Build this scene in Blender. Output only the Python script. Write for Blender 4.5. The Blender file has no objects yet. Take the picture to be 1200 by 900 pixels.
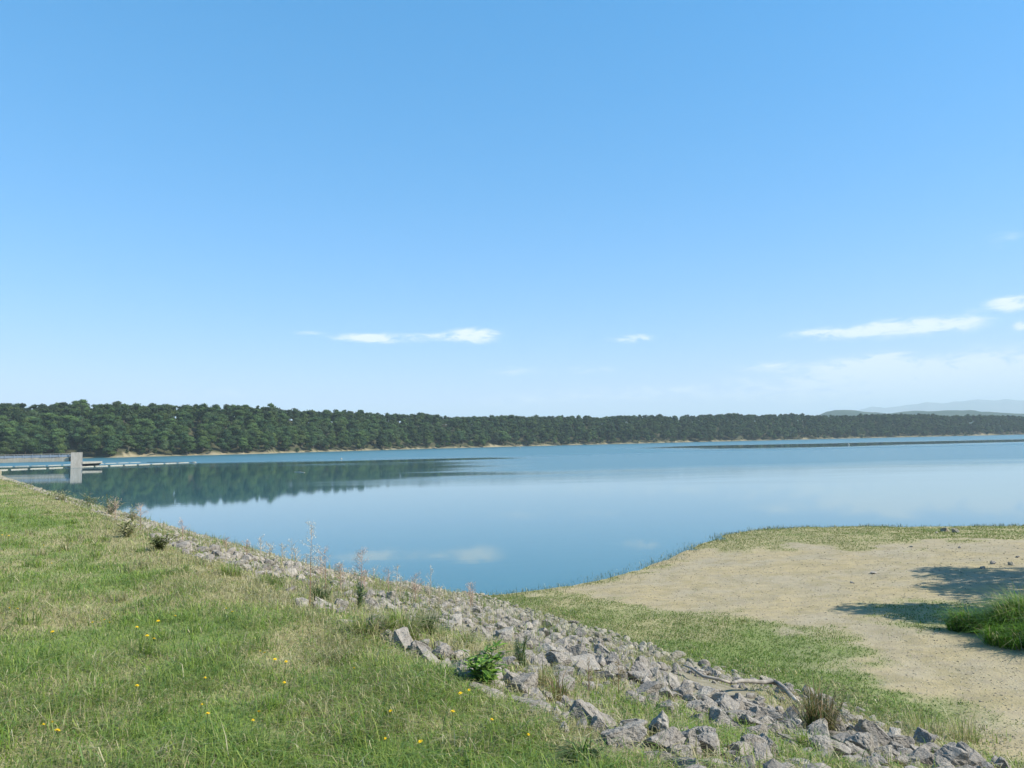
import bpy, math, random
import numpy as np
from mathutils import Vector, Matrix, Euler

rnd = random.Random(7)
rng = np.random.default_rng(7)
S = bpy.context.scene
COL = S.collection
R = math.radians

# ------------------------------------------------------------------ camera
H = 4.5
F = 833.0
PITCH, ROLL = 4.73, -1.2
SHIFT = 0.0
cam_d = bpy.data.cameras.new('camera')
cam_d.sensor_width = 36.0
cam_d.lens = 36.0 * F / 1200.0
cam_d.clip_start = 0.05
cam_d.clip_end = 60000
cam = bpy.data.objects.new('camera', cam_d)
COL.objects.link(cam)
CAMPOS = np.array([0.0, 0.0, H])
CM = Euler((R(90 + PITCH), 0, 0), 'XYZ').to_matrix() @ Matrix.Rotation(R(ROLL), 3, 'Z')
cam.location = CAMPOS
cam.rotation_euler = CM.to_euler('XYZ')
S.camera = cam
CMn = np.array(CM)


def pdir(px, py):
    v = np.array([(px - 600) / F, -(py - 450) / F, -1.0])
    d = CMn @ v
    return d / np.linalg.norm(d)


def P(px, py, z=0.0):
    d = pdir(px, py)
    k = (z - H) / d[2]
    return CAMPOS + d * k


def PD(px, py, Y):
    """point on the sight line at depth Y"""
    d = pdir(px, py)
    return CAMPOS + d * (Y / d[1])


def proj(p):
    v = CMn.T @ (np.asarray(p) - CAMPOS)
    return 600 - F * v[0] / v[2], 450 + F * v[1] / v[2]


# ------------------------------------------------------------------ noise
def _h(ix, iy, s):
    n = (ix * 374761393 + iy * 668265263 + s * 974634777) & 0xFFFFFFFF
    n = ((n ^ (n >> 13)) * 1274126177) & 0xFFFFFFFF
    return ((n ^ (n >> 16)) & 0xFFFF) / 65535.0


def vnoise(x, y, s=0):
    x = np.asarray(x, float); y = np.asarray(y, float)
    ix = np.floor(x).astype(np.int64); iy = np.floor(y).astype(np.int64)
    fx = x - ix; fy = y - iy
    fx = fx * fx * (3 - 2 * fx); fy = fy * fy * (3 - 2 * fy)
    a = _h(ix, iy, s); b = _h(ix + 1, iy, s); c = _h(ix, iy + 1, s); d = _h(ix + 1, iy + 1, s)
    return (a * (1 - fx) + b * fx) * (1 - fy) + (c * (1 - fx) + d * fx) * fy


def fbm(x, y, s=0, o=4):
    t = 0; a = .5; n = 0
    for k in range(o):
        t = t + a * vnoise(np.asarray(x) * 2 ** k, np.asarray(y) * 2 ** k, s + k * 17); n += a; a *= .5
    return t / n


def sstep(a, b, x):
    t = np.clip((np.asarray(x, float) - a) / (b - a), 0, 1)
    return t * t * (3 - 2 * t)


# ------------------------------------------------------------------ plan curves
def sdist(poly, x, y):
    """signed distance to an open polyline, + on its right hand side"""
    x = np.asarray(x, float); y = np.asarray(y, float)
    best = np.full(x.shape, 1e18); sg = np.ones(x.shape)
    for (a, b) in zip(poly[:-1], poly[1:]):
        dx, dy = b[0] - a[0], b[1] - a[1]
        L = dx * dx + dy * dy
        t = np.clip(((x - a[0]) * dx + (y - a[1]) * dy) / L, 0, 1)
        qx = x - a[0] - t * dx; qy = y - a[1] - t * dy
        d = qx * qx + qy * qy
        cr = dx * (y - a[1]) - dy * (x - a[0])
        m = d < best - 1e-9
        best = np.where(m, d, best); sg = np.where(m, np.where(cr < 0, 1.0, -1.0), sg)
    return np.sqrt(best) * sg


def inpoly(poly, x, y):
    """signed distance to a closed polygon, + inside"""
    x = np.asarray(x, float); y = np.asarray(y, float)
    best = np.full(x.shape, 1e18); ins = np.zeros(x.shape, bool)
    n = len(poly)
    for i in range(n):
        a = poly[i]; b = poly[(i + 1) % n]
        dx, dy = b[0] - a[0], b[1] - a[1]
        t = np.clip(((x - a[0]) * dx + (y - a[1]) * dy) / (dx * dx + dy * dy + 1e-12), 0, 1)
        d = (x - a[0] - t * dx) ** 2 + (y - a[1] - t * dy) ** 2
        best = np.minimum(best, d)
        c = ((a[1] > y) != (b[1] > y)) & (x < (b[0] - a[0]) * (y - a[1]) / (b[1] - a[1] + 1e-12) + a[0])
        ins ^= c
    return np.sqrt(best) * np.where(ins, 1, -1)


ZB = 2.9
bpx = [(0, 562), (60, 583), (110, 601), (170, 630), (235, 660), (300, 697), (375, 722), (440, 752), (512, 795), (560, 822), (647, 857), (700, 885), (745, 903)]
B = [tuple(P(*q, ZB)[:2]) for q in bpx]
far_dir = np.array([-.63, .78])
b0 = np.array(B[0])
B = [tuple(b0 + far_dir * 420), tuple(b0 + far_dir * 185)] + B
bl = np.array(B[-1])
B += [tuple(bl + np.array([.62, -.78]) * 4), tuple(bl + np.array([.7, -.71]) * 60)]
wpx = [(0, 557.5), (37, 569.5), (60, 579), (100, 590), (160, 607), (210, 622), (265, 637), (310, 650), (360, 663), (412, 679), (475, 694), (512, 700), (545, 700), (590, 697), (640, 691), (700, 681), (750, 667), (790, 652), (820, 638), (850, 627), (890, 620), (930, 618), (1000, 617), (1100, 617), (1200, 616)]
W = [tuple(P(*q, 0)[:2]) for q in wpx]
w0 = np.array(W[0])
W = [tuple(w0 + far_dir * 300 + np.array([7, 6])), tuple(w0 + far_dir * 60 + np.array([3, 2]))] + W
wl = np.array(W[-1])
W += [tuple(wl + np.array([12, .5])), tuple(wl + np.array([60, -3])), tuple(wl + np.array([400, -40]))]
Bn = B[::-1]   # so that + is towards the water


def _dB(x, y):
    return -sdist(Bn, x, y) if SB < 0 else sdist(Bn, x, y)


def _dW(x, y):
    return sdist(W, x, y) if SW > 0 else -sdist(W, x, y)


GX0, GY0, GS, GNX, GNY = -66.0, -6.0, .2, 560, 480
GRIDS = {}


def _lookup(key, fn, x, y):
    # the two distance fields are tabulated once near the camera
    x = np.asarray(x, float); y = np.asarray(y, float)
    if key not in GRIDS:
        a, b = np.meshgrid(GX0 + GS * np.arange(GNX + 1), GY0 + GS * np.arange(GNY + 1))
        GRIDS[key] = fn(a.ravel(), b.ravel()).reshape(a.shape)
    g = GRIDS[key]
    u = (x - GX0) / GS; v = (y - GY0) / GS
    ok = (u > 0) & (v > 0) & (u < GNX - .01) & (v < GNY - .01)
    uc = np.clip(u, 0, GNX - .01); vc = np.clip(v, 0, GNY - .01)
    i = uc.astype(int); j = vc.astype(int); fu = uc - i; fv = vc - j
    r = (g[j, i] * (1 - fu) + g[j, i + 1] * fu) * (1 - fv) + (g[j + 1, i] * (1 - fu) + g[j + 1, i + 1] * fu) * fv
    if not np.all(ok):
        r = np.array(r); r[~ok] = fn(x[~ok], y[~ok])
    return r


def dB_(x, y): return _lookup('b', _dB, x, y)


def dW_(x, y): return _lookup('w', _dW, x, y)


SB = 1; SW = 1
if sdist(Bn, 0.0, 30.0) < 0: SB = -1         # the lake lies on the + side of the border
if sdist(W, 0.0, 60.0) > 0: SW = -1          # land is + of the water's edge


def near_z(x, y, dB=None, dW=None):
    if dB is None: dB = dB_(x, y)
    if dW is None: dW = dW_(x, y)
    L = np.clip(dB + dW, 4.0, 9.5)
    face = ZB * (1 - dB / L)
    flat = .06 * dW
    flat = np.where(dW > 30, 1.8 + (dW - 30) * .02, flat)
    k = .12
    h = np.clip(.5 + .5 * (face - flat) / k, 0, 1)
    z = flat * (1 - h) + face * h + k * h * (1 - h)
    top = ZB - np.maximum(dB, -30) * .045
    k2 = .10
    h2 = np.clip(.5 + .5 * (z - top) / k2, 0, 1)
    z = z * (1 - h2) + top * h2 - k2 * h2 * (1 - h2)
    z = z + (fbm(x * .9, y * .9, 5, 3) - .5) * .10 * sstep(-.3, .6, dW)
    # bank on which the lush tall grass stands, right hand side
    z = z + .36 * np.exp(-(((x - 10.9) / 1.4) ** 2 + ((y - 12.3) / 1.4) ** 2))
    return np.maximum(z, -4.0)


# far shore (depth by photo column), as azimuth -> distance
colpx = [-900, -500, -200, 0, 130, 300, 450, 600, 750, 900, 1050, 1200, 1350, 1600, 2200]
sdep = [480, 470, 480, 500, 505, 565, 720, 860, 985, 1130, 1240, 1330, 1380, 1400, 1300]
topz = [46, 46, 46, 47, 45.5, 43, 42.5, 42.0, 43.5, 45, 43, 38, 38, 38, 38]
shore = [((c - 600) / F * d, d) for c, d in zip(colpx, sdep)]
shore_az = [math.atan2(p[0], p[1]) for p in shore]
shore_r = [math.hypot(*p) for p in shore]


def shore_at(az):
    base = np.interp(az, shore_az, shore_r)
    return base + (fbm(np.asarray(az) * 60, np.zeros_like(az), 31, 3) - .5) * 26


def top_at(az):
    return np.interp(az, shore_az, topz)


def far_z(x, y):
    r = np.hypot(x, y); az = np.arctan2(x, y)
    o = r - shore_at(az)
    ridge = top_at(az) - 12.5
    z = np.where(o < 0, np.maximum(o * .1, -4), 0)
    z = z + .9 * sstep(0, 7, o) + (ridge - .9) * sstep(2, 105, o) ** .8
    z = z + (fbm(x * .012, y * .012, 77, 3) - .5) * 7 * sstep(20, 90, o)
    z = z + (fbm(x * .06, y * .06, 79, 2) - .4) * 2.0 * sstep(1, 8, o) * (1 - sstep(12, 40, o)) * (o > 0)
    return z


def ground(x, y):
    x = np.asarray(x, float); y = np.asarray(y, float)
    return np.where(np.hypot(x, y) < 330, near_z(x, y), far_z(x, y))


def gz(x, y):
    return float(near_z(np.array([x]), np.array([y]))[0])


def hit(px, py):
    """where the sight line through a photo point meets the near ground"""
    d = pdir(px, py)
    t = 1.5; st = .05
    while t < 300:
        q = CAMPOS + d * t
        if q[2] < gz(q[0], q[1]):
            lo, hi = t - st, t
            for _ in range(18):
                m = (lo + hi) / 2
                q = CAMPOS + d * m
                if q[2] < gz(q[0], q[1]): hi = m
                else: lo = m
            return CAMPOS + d * hi
        st = max(.05, t * .02); t += st
    return CAMPOS + d * 60


# ------------------------------------------------------------------ mesh helpers
def mesh_np(name, verts, loops, totals, mats=(), col=None, midx=None, smooth=False):
    me = bpy.data.meshes.new(name)
    verts = np.asarray(verts, np.float32); loops = np.asarray(loops, np.int32); totals = np.asarray(totals, np.int32)
    me.vertices.add(len(verts)); me.vertices.foreach_set('co', verts.ravel())
    me.loops.add(len(loops)); me.loops.foreach_set('vertex_index', loops)
    me.polygons.add(len(totals))
    st = np.zeros(len(totals), np.int32); st[1:] = np.cumsum(totals)[:-1]
    me.polygons.foreach_set('loop_start', st)
    for m in mats: me.materials.append(m)
    if midx is not None: me.polygons.foreach_set('material_index', np.asarray(midx, np.int32))
    me.polygons.foreach_set('use_smooth', np.full(len(totals), bool(smooth)))
    if col is not None:
        a = me.attributes.new('Col', 'FLOAT_COLOR', 'POINT')
        c = np.ones((len(verts), 4), np.float32); c[:, :3] = col
        a.data.foreach_set('color', c.ravel())
    me.update(calc_edges=True)
    me.validate(verbose=False)
    return me


class MB:
    """collects simple shapes and links them as ONE mesh object"""
    def __init__(s):
        s.v = []; s.f = []; s.c = []; s.m = []; s.n = 0

    def add(s, v, f, c=(1, 1, 1), m=0):
        v = np.asarray(v, float).reshape(-1, 3)
        s.v.append(v)
        for q in f: s.f.append([i + s.n for i in q]); s.m.append(m)
        c = np.asarray(c, float)
        s.c.append(np.tile(c, (len(v), 1)) if c.ndim == 1 else c)
        s.n += len(v)

    def box(s, c, d, rz=0, col=(1, 1, 1), m=0, bev=0.0):
        x, y, z = d[0] / 2, d[1] / 2, d[2] / 2
        if bev > 0:
            b = bev; v = []
            for sz in (-1, 1):
                for i, (zz, k) in enumerate(((z - b, 0), (z, b)) if sz > 0 else ((z, b), (z - b, 0))):
                    for px, py in ((-x + k, -y + k), (x - k, -y + k), (x - k, y - k), (-x + k, y - k)):
                        v.append((px, py, sz * zz))
            f = [(3, 2, 1, 0), (12, 13, 14, 15)]
            for l in range(3):
                for i in range(4):
                    j = (i + 1) % 4
                    f.append((l * 4 + i, l * 4 + j, l * 4 + 4 + j, l * 4 + 4 + i))
        else:
            v = [(-x, -y, -z), (x, -y, -z), (x, y, -z), (-x, y, -z), (-x, -y, z), (x, -y, z), (x, y, z), (-x, y, z)]
            f = [(3, 2, 1, 0), (4, 5, 6, 7), (0, 1, 5, 4), (1, 2, 6, 5), (2, 3, 7, 6), (3, 0, 4, 7)]
        v = np.array(v); ca, sa = math.cos(rz), math.sin(rz)
        v = np.stack([v[:, 0] * ca - v[:, 1] * sa + c[0], v[:, 0] * sa + v[:, 1] * ca + c[1], v[:, 2] + c[2]], 1)
        s.add(v, f, col, m)

    def tube(s, pts, rad, n=5, col=(1, 1, 1), m=0):
        pts = [np.asarray(p, float) for p in pts]
        if not hasattr(rad, '__len__'): rad = [rad] * len(pts)
        rings = []
        for i, p in enumerate(pts):
            t = pts[min(i + 1, len(pts) - 1)] - pts[max(i - 1, 0)]
            t = t / (np.linalg.norm(t) + 1e-9)
            u = np.cross(t, (0, 0, 1) if abs(t[2]) < .9 else (1, 0, 0)); u /= np.linalg.norm(u)
            w = np.cross(t, u)
            for k in range(n):
                a = 2 * math.pi * k / n
                rings.append(p + rad[i] * (math.cos(a) * u + math.sin(a) * w))
        f = []
        for i in range(len(pts) - 1):
            for k in range(n):
                j = (k + 1) % n
                f.append((i * n + k, i * n + j, i * n + n + j, i * n + n + k))
        f.append(tuple(range(n))[::-1]); f.append(tuple((len(pts) - 1) * n + k for k in range(n)))
        s.add(rings, f, col, m)

    def leaf(s, p, d, up, l, w, col, fold=.2, m=0):
        d = np.asarray(d, float); d /= np.linalg.norm(d) + 1e-9
        sd = np.cross(d, up); sd /= np.linalg.norm(sd) + 1e-9
        nn = np.cross(sd, d)
        p = np.asarray(p, float)
        v = [p, p + d * l * .45 + sd * w * .5 + nn * fold * w, p + d * l, p + d * l * .45 - sd * w * .5 + nn * fold * w, p + d * l * .5]
        s.add(v, [(0, 1, 4), (1, 2, 4), (2, 3, 4), (3, 0, 4)], col, m)

    def mesh(s, name, mats, smooth=False):
        loops = [i for q in s.f for i in q]; tot = [len(q) for q in s.f]
        return mesh_np(name, np.concatenate(s.v), loops, tot, mats, np.concatenate(s.c), s.m, smooth)

    def build(s, name, mats, parent=None, smooth=False):
        if not isinstance(mats, (list, tuple)): mats = [mats]
        return link(name, s.mesh(name, mats, smooth), parent)


def link(name, me, parent=None, loc=None):
    o = bpy.data.objects.new(name, me); COL.objects.link(o)
    if parent is not None: o.parent = parent
    if loc is not None: o.location = loc
    return o


def tag(o, label=None, cat=None, group=None, kind=None):
    if label: o['label'] = label
    if cat: o['category'] = cat
    if group: o['group'] = group
    if kind: o['kind'] = kind
    return o


def empty(name, loc, rz=0):
    o = bpy.data.objects.new(name, None); COL.objects.link(o)
    o.location = loc; o.rotation_euler = (0, 0, rz)
    return o


def copy_tree(o, parent=None):
    c = o.copy(); COL.objects.link(c); c.parent = parent
    for ch in o.children: copy_tree(ch, c)
    return c


# ------------------------------------------------------------------ materials
class NT:
    def __init__(s, tree):
        s.t = tree; s.n = tree.nodes; s.l = tree.links

    def node(s, typ, **kw):
        n = s.n.new(typ)
        for k, v in kw.items():
            if k.startswith('i_'):
                n.inputs[k[2:].replace('_', ' ')].default_value = v
            else: setattr(n, k, v)
        return n

    def set(s, sock, v):
        if hasattr(v, 'is_output') or isinstance(v, bpy.types.NodeSocket): s.l.new(v, sock)
        else: sock.default_value = v

    def math(s, op, a, b=0.0, c=None, clamp=False):
        n = s.n.new('ShaderNodeMath'); n.operation = op; n.use_clamp = clamp
        s.set(n.inputs[0], a); s.set(n.inputs[1], b)
        if c is not None: s.set(n.inputs[2], c)
        return n.outputs[0]

    def mix(s, f, a, b, mode='MIX'):
        n = s.n.new('ShaderNodeMix'); n.data_type = 'RGBA'; n.blend_type = mode
        s.set(n.inputs[0], f); s.set(n.inputs[6], a); s.set(n.inputs[7], b)
        return n.outputs[2]

    def noise(s, vec, scale, detail=4, rough=.55, dist=0):
        n = s.n.new('ShaderNodeTexNoise')
        n.inputs['Scale'].default_value = scale; n.inputs['Detail'].default_value = detail
        n.inputs['Roughness'].default_value = rough; n.inputs['Distortion'].default_value = dist
        if vec is not None: s.l.new(vec, n.inputs['Vector'])
        return n.outputs[0]

    def ramp(s, f, stops):
        n = s.n.new('ShaderNodeValToRGB')
        e = n.color_ramp.elements
        while len(e) < len(stops): e.new(.5)
        for k, (p, c) in enumerate(stops):
            e[k].position = p; e[k].color = (*c, 1) if len(c) == 3 else c
        s.set(n.inputs[0], f)
        return n.outputs[0]

    def rng(s, v, a, b, c=0.0, d=1.0, smooth=True):
        n = s.n.new('ShaderNodeMapRange')
        if smooth: n.interpolation_type = 'SMOOTHSTEP'
        s.set(n.inputs[0], v); n.inputs[1].default_value = a; n.inputs[2].default_value = b
        n.inputs[3].default_value = c; n.inputs[4].default_value = d
        return n.outputs[0]


def new_mat(name):
    m = bpy.data.materials.new(name); m.use_nodes = True
    t = NT(m.node_tree); b = m.node_tree.nodes['Principled BSDF']
    b.inputs['Roughness'].default_value = .8
    b.inputs['Specular IOR Level'].default_value = .25
    return m, t, b


def c4(*c): return (*c, 1.0)


def mat_attr(name, rough=.75, trans=0.0, noise=.15, nscale=3.0, objrand=.0, spec=.2):
    """base colour from the mesh's own per-leaf / per-blade colour, with slight mottling"""
    m, t, b = new_mat(name)
    a = t.node('ShaderNodeAttribute', attribute_name='Col').outputs['Color']
    g = t.node('ShaderNodeNewGeometry').outputs['Position']
    n = t.noise(g, nscale, 3)
    f = t.rng(n, .3, .7, 1 - noise, 1 + noise, False)
    if objrand:
        oi = t.node('ShaderNodeObjectInfo').outputs['Random']
        f = t.math('MULTIPLY', f, t.rng(oi, 0, 1, 1 - objrand, 1 + objrand, False))
    v = t.node('ShaderNodeVectorMath', operation='SCALE')
    t.l.new(a, v.inputs[0]); t.l.new(f, v.inputs[3])
    t.l.new(v.outputs[0], b.inputs['Base Color'])
    b.inputs['Roughness'].default_value = rough
    b.inputs['Specular IOR Level'].default_value = spec
    if trans > 0:
        tr = t.node('ShaderNodeBsdfTranslucent')
        t.l.new(v.outputs[0], tr.inputs[0])
        mx = t.node('ShaderNodeMixShader'); mx.inputs[0].default_value = trans
        t.l.new(b.outputs[0], mx.inputs[1]); t.l.new(tr.outputs[0], mx.inputs[2])
        t.l.new(mx.outputs[0], m.node_tree.nodes['Material Output'].inputs[0])
    return m


M_grass = mat_attr('grass_blades', .5, .45, .12, 2.0, spec=.3)
M_leaf = mat_attr('weed_leaves', .5, .3, .15, 30.0, spec=.3)
M_tree = mat_attr('tree_foliage', .8, .12, .3, .5, .28, spec=.1)
M_bark = mat_attr('bark', .9, 0, .35, 6.0)
M_dry = mat_attr('dry_stalks', .85, .15, .2, 40.0)
M_petal = mat_attr('petals', .6, .2, .1, 60.0)


def mat_rock(name, a, b2, c, dark=.10):
    m, t, b = new_mat(name)
    tc = t.node('ShaderNodeTexCoord').outputs['Object']
    oi = t.node('ShaderNodeObjectInfo').outputs['Random']
    ge = t.node('ShaderNodeNewGeometry')
    va = t.node('ShaderNodeVectorMath', operation='ADD'); t.l.new(ge.outputs['Position'], va.inputs[0]); t.l.new(oi, va.inputs[1])
    p = va.outputs[0]
    n1 = t.noise(p, 3.2, 6, .6)
    n2 = t.noise(p, 26, 6, .7)
    n3 = t.noise(p, 9, 5, .65, .6)
    base = t.mix(t.rng(n1, .35, .65), c4(*a), c4(*b2))
    base = t.mix(t.rng(oi, .1, .9, 0, .75), base, c4(*c))
    at = t.node('ShaderNodeAttribute', attribute_name='Col').outputs['Color']
    base = t.mix(1.0, base, at, 'MULTIPLY')
    base = t.mix(t.math('MULTIPLY', t.rng(n2, .5, .72), .55), base, c4(dark, dark, dark * .95))
    base = t.mix(t.math('MULTIPLY', t.rng(n3, .60, .74), .5), base, c4(.06, .06, .055))
    base = t.mix(t.math('MULTIPLY', t.rng(n2, .50, .30), .22), base, c4(.60, .58, .53))
    t.l.new(base, b.inputs['Base Color'])
    b.inputs['Roughness'].default_value = .9
    bp = t.node('ShaderNodeBump'); bp.inputs['Strength'].default_value = .9; bp.inputs['Distance'].default_value = .03
    hh = t.math('ADD', n2, t.math('MULTIPLY', n3, 1.2))
    t.l.new(hh, bp.inputs['Height']); t.l.new(bp.outputs[0], b.inputs['Normal'])
    return m


M_rock = mat_rock('grey_limestone', (.195, .175, .150), (.33, .30, .25), (.26, .23, .19), .05)
M_rocktan = mat_rock('tan_limestone', (.215, .188, .13), (.30, .268, .20), (.255, .235, .18), .08)

# ------------------------------------------------------------------ ground masks (places with their own cover)
def wp(px, z=None):
    return [tuple(hit(*q)[:2]) for q in px]

SAND = wp([(648, 692), (700, 681), (755, 665.5), (795, 651), (845, 638), (930, 641), (1010, 639), (1100, 634), (1205, 632)])
SAND += [(40, 30), (40, 6), (14, 6.0)]
SAND += wp([(1195, 893), (1130, 850), (1075, 825), (1020, 800), (985, 772), (955, 752), (930, 737), (880, 728), (820, 722), (770, 716), (730, 708), (690, 703)])
GPATCH = wp([(1005, 716), (1040, 706), (1100, 703), (1180, 700), (1190, 720), (1150, 738), (1090, 742), (1040, 738)])


def covers(x, y, dB, dW):
    """sand 0..1 and greenness 0..1 of the near ground"""
    n = fbm(x * .8, y * .8, 3, 4); n2 = fbm(x * 2.7, y * 2.7, 9, 3)
    d = inpoly(SAND, x, y) + (n - .5) * (3.2 + 4.5 * sstep(16, 26, y)) + (n2 - .5) * 1.0
    sand = sstep(-.5, .9, d)
    g = inpoly(GPATCH, x, y) + (n2 - .5) * 1.4
    sand = sand * (1 - .75 * sstep(-.4, .7, g))
    # lush strip at the foot of the rocks, dry towards the lake
    green = .44 + .6 * sstep(11, 4, dB - 5.4) * sstep(17, 9, y) + (n - .5) * .8
    green = green - .22 * sstep(17, 25, y)
    flat = sstep(.0, .5, .06 * dW - ZB * (1 - dB / 9.5))
    on_dam = dB < .4
    gd = .60 + (fbm(x * .45, y * .45, 21, 3) - .5) * 1.3 + (fbm(x * 1.7, y * 1.7, 22, 2) - .5) * .9 - .60 * sstep(-1.5, .1, dB) - .12 * sstep(7, 22, y)
    green = np.where(on_dam, gd, green)
    green = np.where(sand > .5, green * .7, green)
    return sand * (dB > 2), np.clip(green, 0, 1)


# ------------------------------------------------------------------ ground sheet
def build_ground():
    angs = np.concatenate([np.arange(-180, -50, 4.0), np.arange(-50, 50, .2), np.arange(50, 180, 4.0)])
    A = np.radians(angs)
    rr = np.concatenate([[.05, .3, .7], np.geomspace(1.2, 62, 300), np.geomspace(64, 420, 26), np.arange(432, 1560, 8.0), np.geomspace(1600, 24000, 24)])
    na, nr = len(A), len(rr)
    AA, RR = np.meshgrid(A, rr)
    X = RR * np.sin(AA); Y = RR * np.cos(AA)
    x = X.ravel(); y = Y.ravel(); r = RR.ravel()
    z = np.zeros_like(x); col = np.zeros((len(x), 3), np.float32)
    nm = r < 330
    dB = dB_(x[nm], y[nm]); dW = dW_(x[nm], y[nm])
    z[nm] = near_z(x[nm], y[nm], dB, dW)
    z[~nm] = far_z(x[~nm], y[~nm])
    far = r > 1650
    z[far] = np.minimum(z[far], 24) - 10
    s, g = covers(x[nm], y[nm], dB, dW)
    rockz = sstep(-.2, .7, dB) * sstep(-.1, .25, ZB * (1 - dB / np.clip(dB + dW, 4, 9.5)) - .06 * dW + .1)
    col[nm, 0] = s; col[nm, 1] = g; col[nm, 2] = rockz
    o = r - shore_at(np.arctan2(x, y))
    az = np.arctan2(x, y)
    bare = sstep(.45, .62, fbm(az * 40, az * 0, 55, 3))
    bluff = bluffs(az)
    f = ~nm
    col[f, 0] = np.where(o[f] < 4 + 8 * bluff[f], .85, 0)
    col[f, 1] = .6
    loops = []
    i = np.arange(nr - 1)[:, None] * na; k = np.arange(na)[None, :]; k2 = (k + 1) % na
    q = np.stack([i + k, i + na + k, i + na + k2, i + k2], -1).reshape(-1, 4)[:, ::-1]
    cen = np.arange(na)
    loops = np.concatenate([q.ravel(), cen[::-1]])
    tot = np.concatenate([np.full(len(q), 4), [na]])
    me = mesh_np('ground', np.stack([x, y, z], 1), loops, tot, [mat_ground()], col, None, True)
    return tag(link('ground', me), kind='structure')


def bluffs(az):
    pos = [(172, 9, 1), (148, 7, .6), (250, 8, .7), (290, 6, .4), (575, 10, .9), (520, 8, .3), (790, 10, .5)]
    t = np.zeros_like(np.asarray(az, float))
    for c, w, s in pos:
        a = math.atan((c - 600) / F); wa = w / F
        t = np.maximum(t, s * np.exp(-((az - a) / wa) ** 2))
    return t


def mat_ground():
    m, t, b = new_mat('ground')
    p = t.node('ShaderNodeNewGeometry').outputs['Position']
    a = t.node('ShaderNodeSeparateColor'); at = t.node('ShaderNodeAttribute', attribute_name='Col')
    t.l.new(at.outputs['Color'], a.inputs[0])
    sand, green, rock = a.outputs[0], a.outputs[1], a.outputs[2]
    n1 = t.noise(p, .5, 5); n2 = t.noise(p, 4, 6, .65); n3 = t.noise(p, 22, 5, .7); n4 = t.noise(p, 70, 3, .7)
    sandc = t.mix(t.rng(n1, .35, .65), c4(.325, .265, .150), c4(.30, .258, .175))
    nS = t.noise(p, 1.7, 6, .7)
    sandc = t.mix(t.math('MULTIPLY', t.rng(nS, .46, .62), .6), sandc, c4(.225, .19, .10))
    sandc = t.mix(t.math('MULTIPLY', t.rng(n2, .45, .66), .6), sandc, c4(.24, .20, .135))
    vo = t.node('ShaderNodeTexVoronoi'); vo.inputs['Scale'].default_value = 17; t.l.new(p, vo.inputs['Vector'])
    peb = t.rng(vo.outputs['Distance'], .12, .34, 1, 0)
    sepc = t.node('ShaderNodeSeparateColor'); t.l.new(vo.outputs['Color'], sepc.inputs[0])
    pebc = t.ramp(sepc.outputs[0], [(0, (.16, .14, .11)), (.5, (.30, .275, .22)), (1, (.44, .41, .35))])
    sandc = t.mix(t.math('MULTIPLY', t.math('MULTIPLY', peb, t.rng(sepc.outputs[1], .35, .75)), t.rng(n1, .3, .7, .35, .85)), sandc, pebc)
    soil = t.mix(t.rng(green, .2, .7), c4(.32, .285, .15), c4(.16, .21, .065))
    soil = t.mix(t.rng(n3, .35, .7, 0, .5), soil, c4(.20, .165, .09))
    rockc = t.mix(t.rng(n2, .35, .65), c4(.17, .15, .10), c4(.25, .225, .17))
    rockc = t.mix(t.rng(n3, .45, .7, 0, .7), rockc, c4(.15, .14, .08))
    f = t.math('ADD', sand, t.math('MULTIPLY', t.math('SUBTRACT', n3, .5), .5), clamp=True)
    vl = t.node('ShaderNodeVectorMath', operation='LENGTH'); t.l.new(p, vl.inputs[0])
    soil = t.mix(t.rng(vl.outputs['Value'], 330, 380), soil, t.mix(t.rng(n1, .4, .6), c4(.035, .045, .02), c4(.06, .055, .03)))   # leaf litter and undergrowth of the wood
    c = t.mix(rock, soil, rockc)
    c = t.mix(f, c, sandc)
    t.l.new(c, b.inputs['Base Color'])
    b.inputs['Roughness'].default_value = .95; b.inputs['Specular IOR Level'].default_value = .1
    bp = t.node('ShaderNodeBump'); bp.inputs['Strength'].default_value = .7; bp.inputs['Distance'].default_value = .03
    hh = t.math('ADD', t.math('ADD', n2, t.math('MULTIPLY', n3, .5)), t.math('MULTIPLY', peb, .35))
    t.l.new(hh, bp.inputs['Height']); t.l.new(bp.outputs[0], b.inputs['Normal'])
    return m


build_ground()

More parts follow.
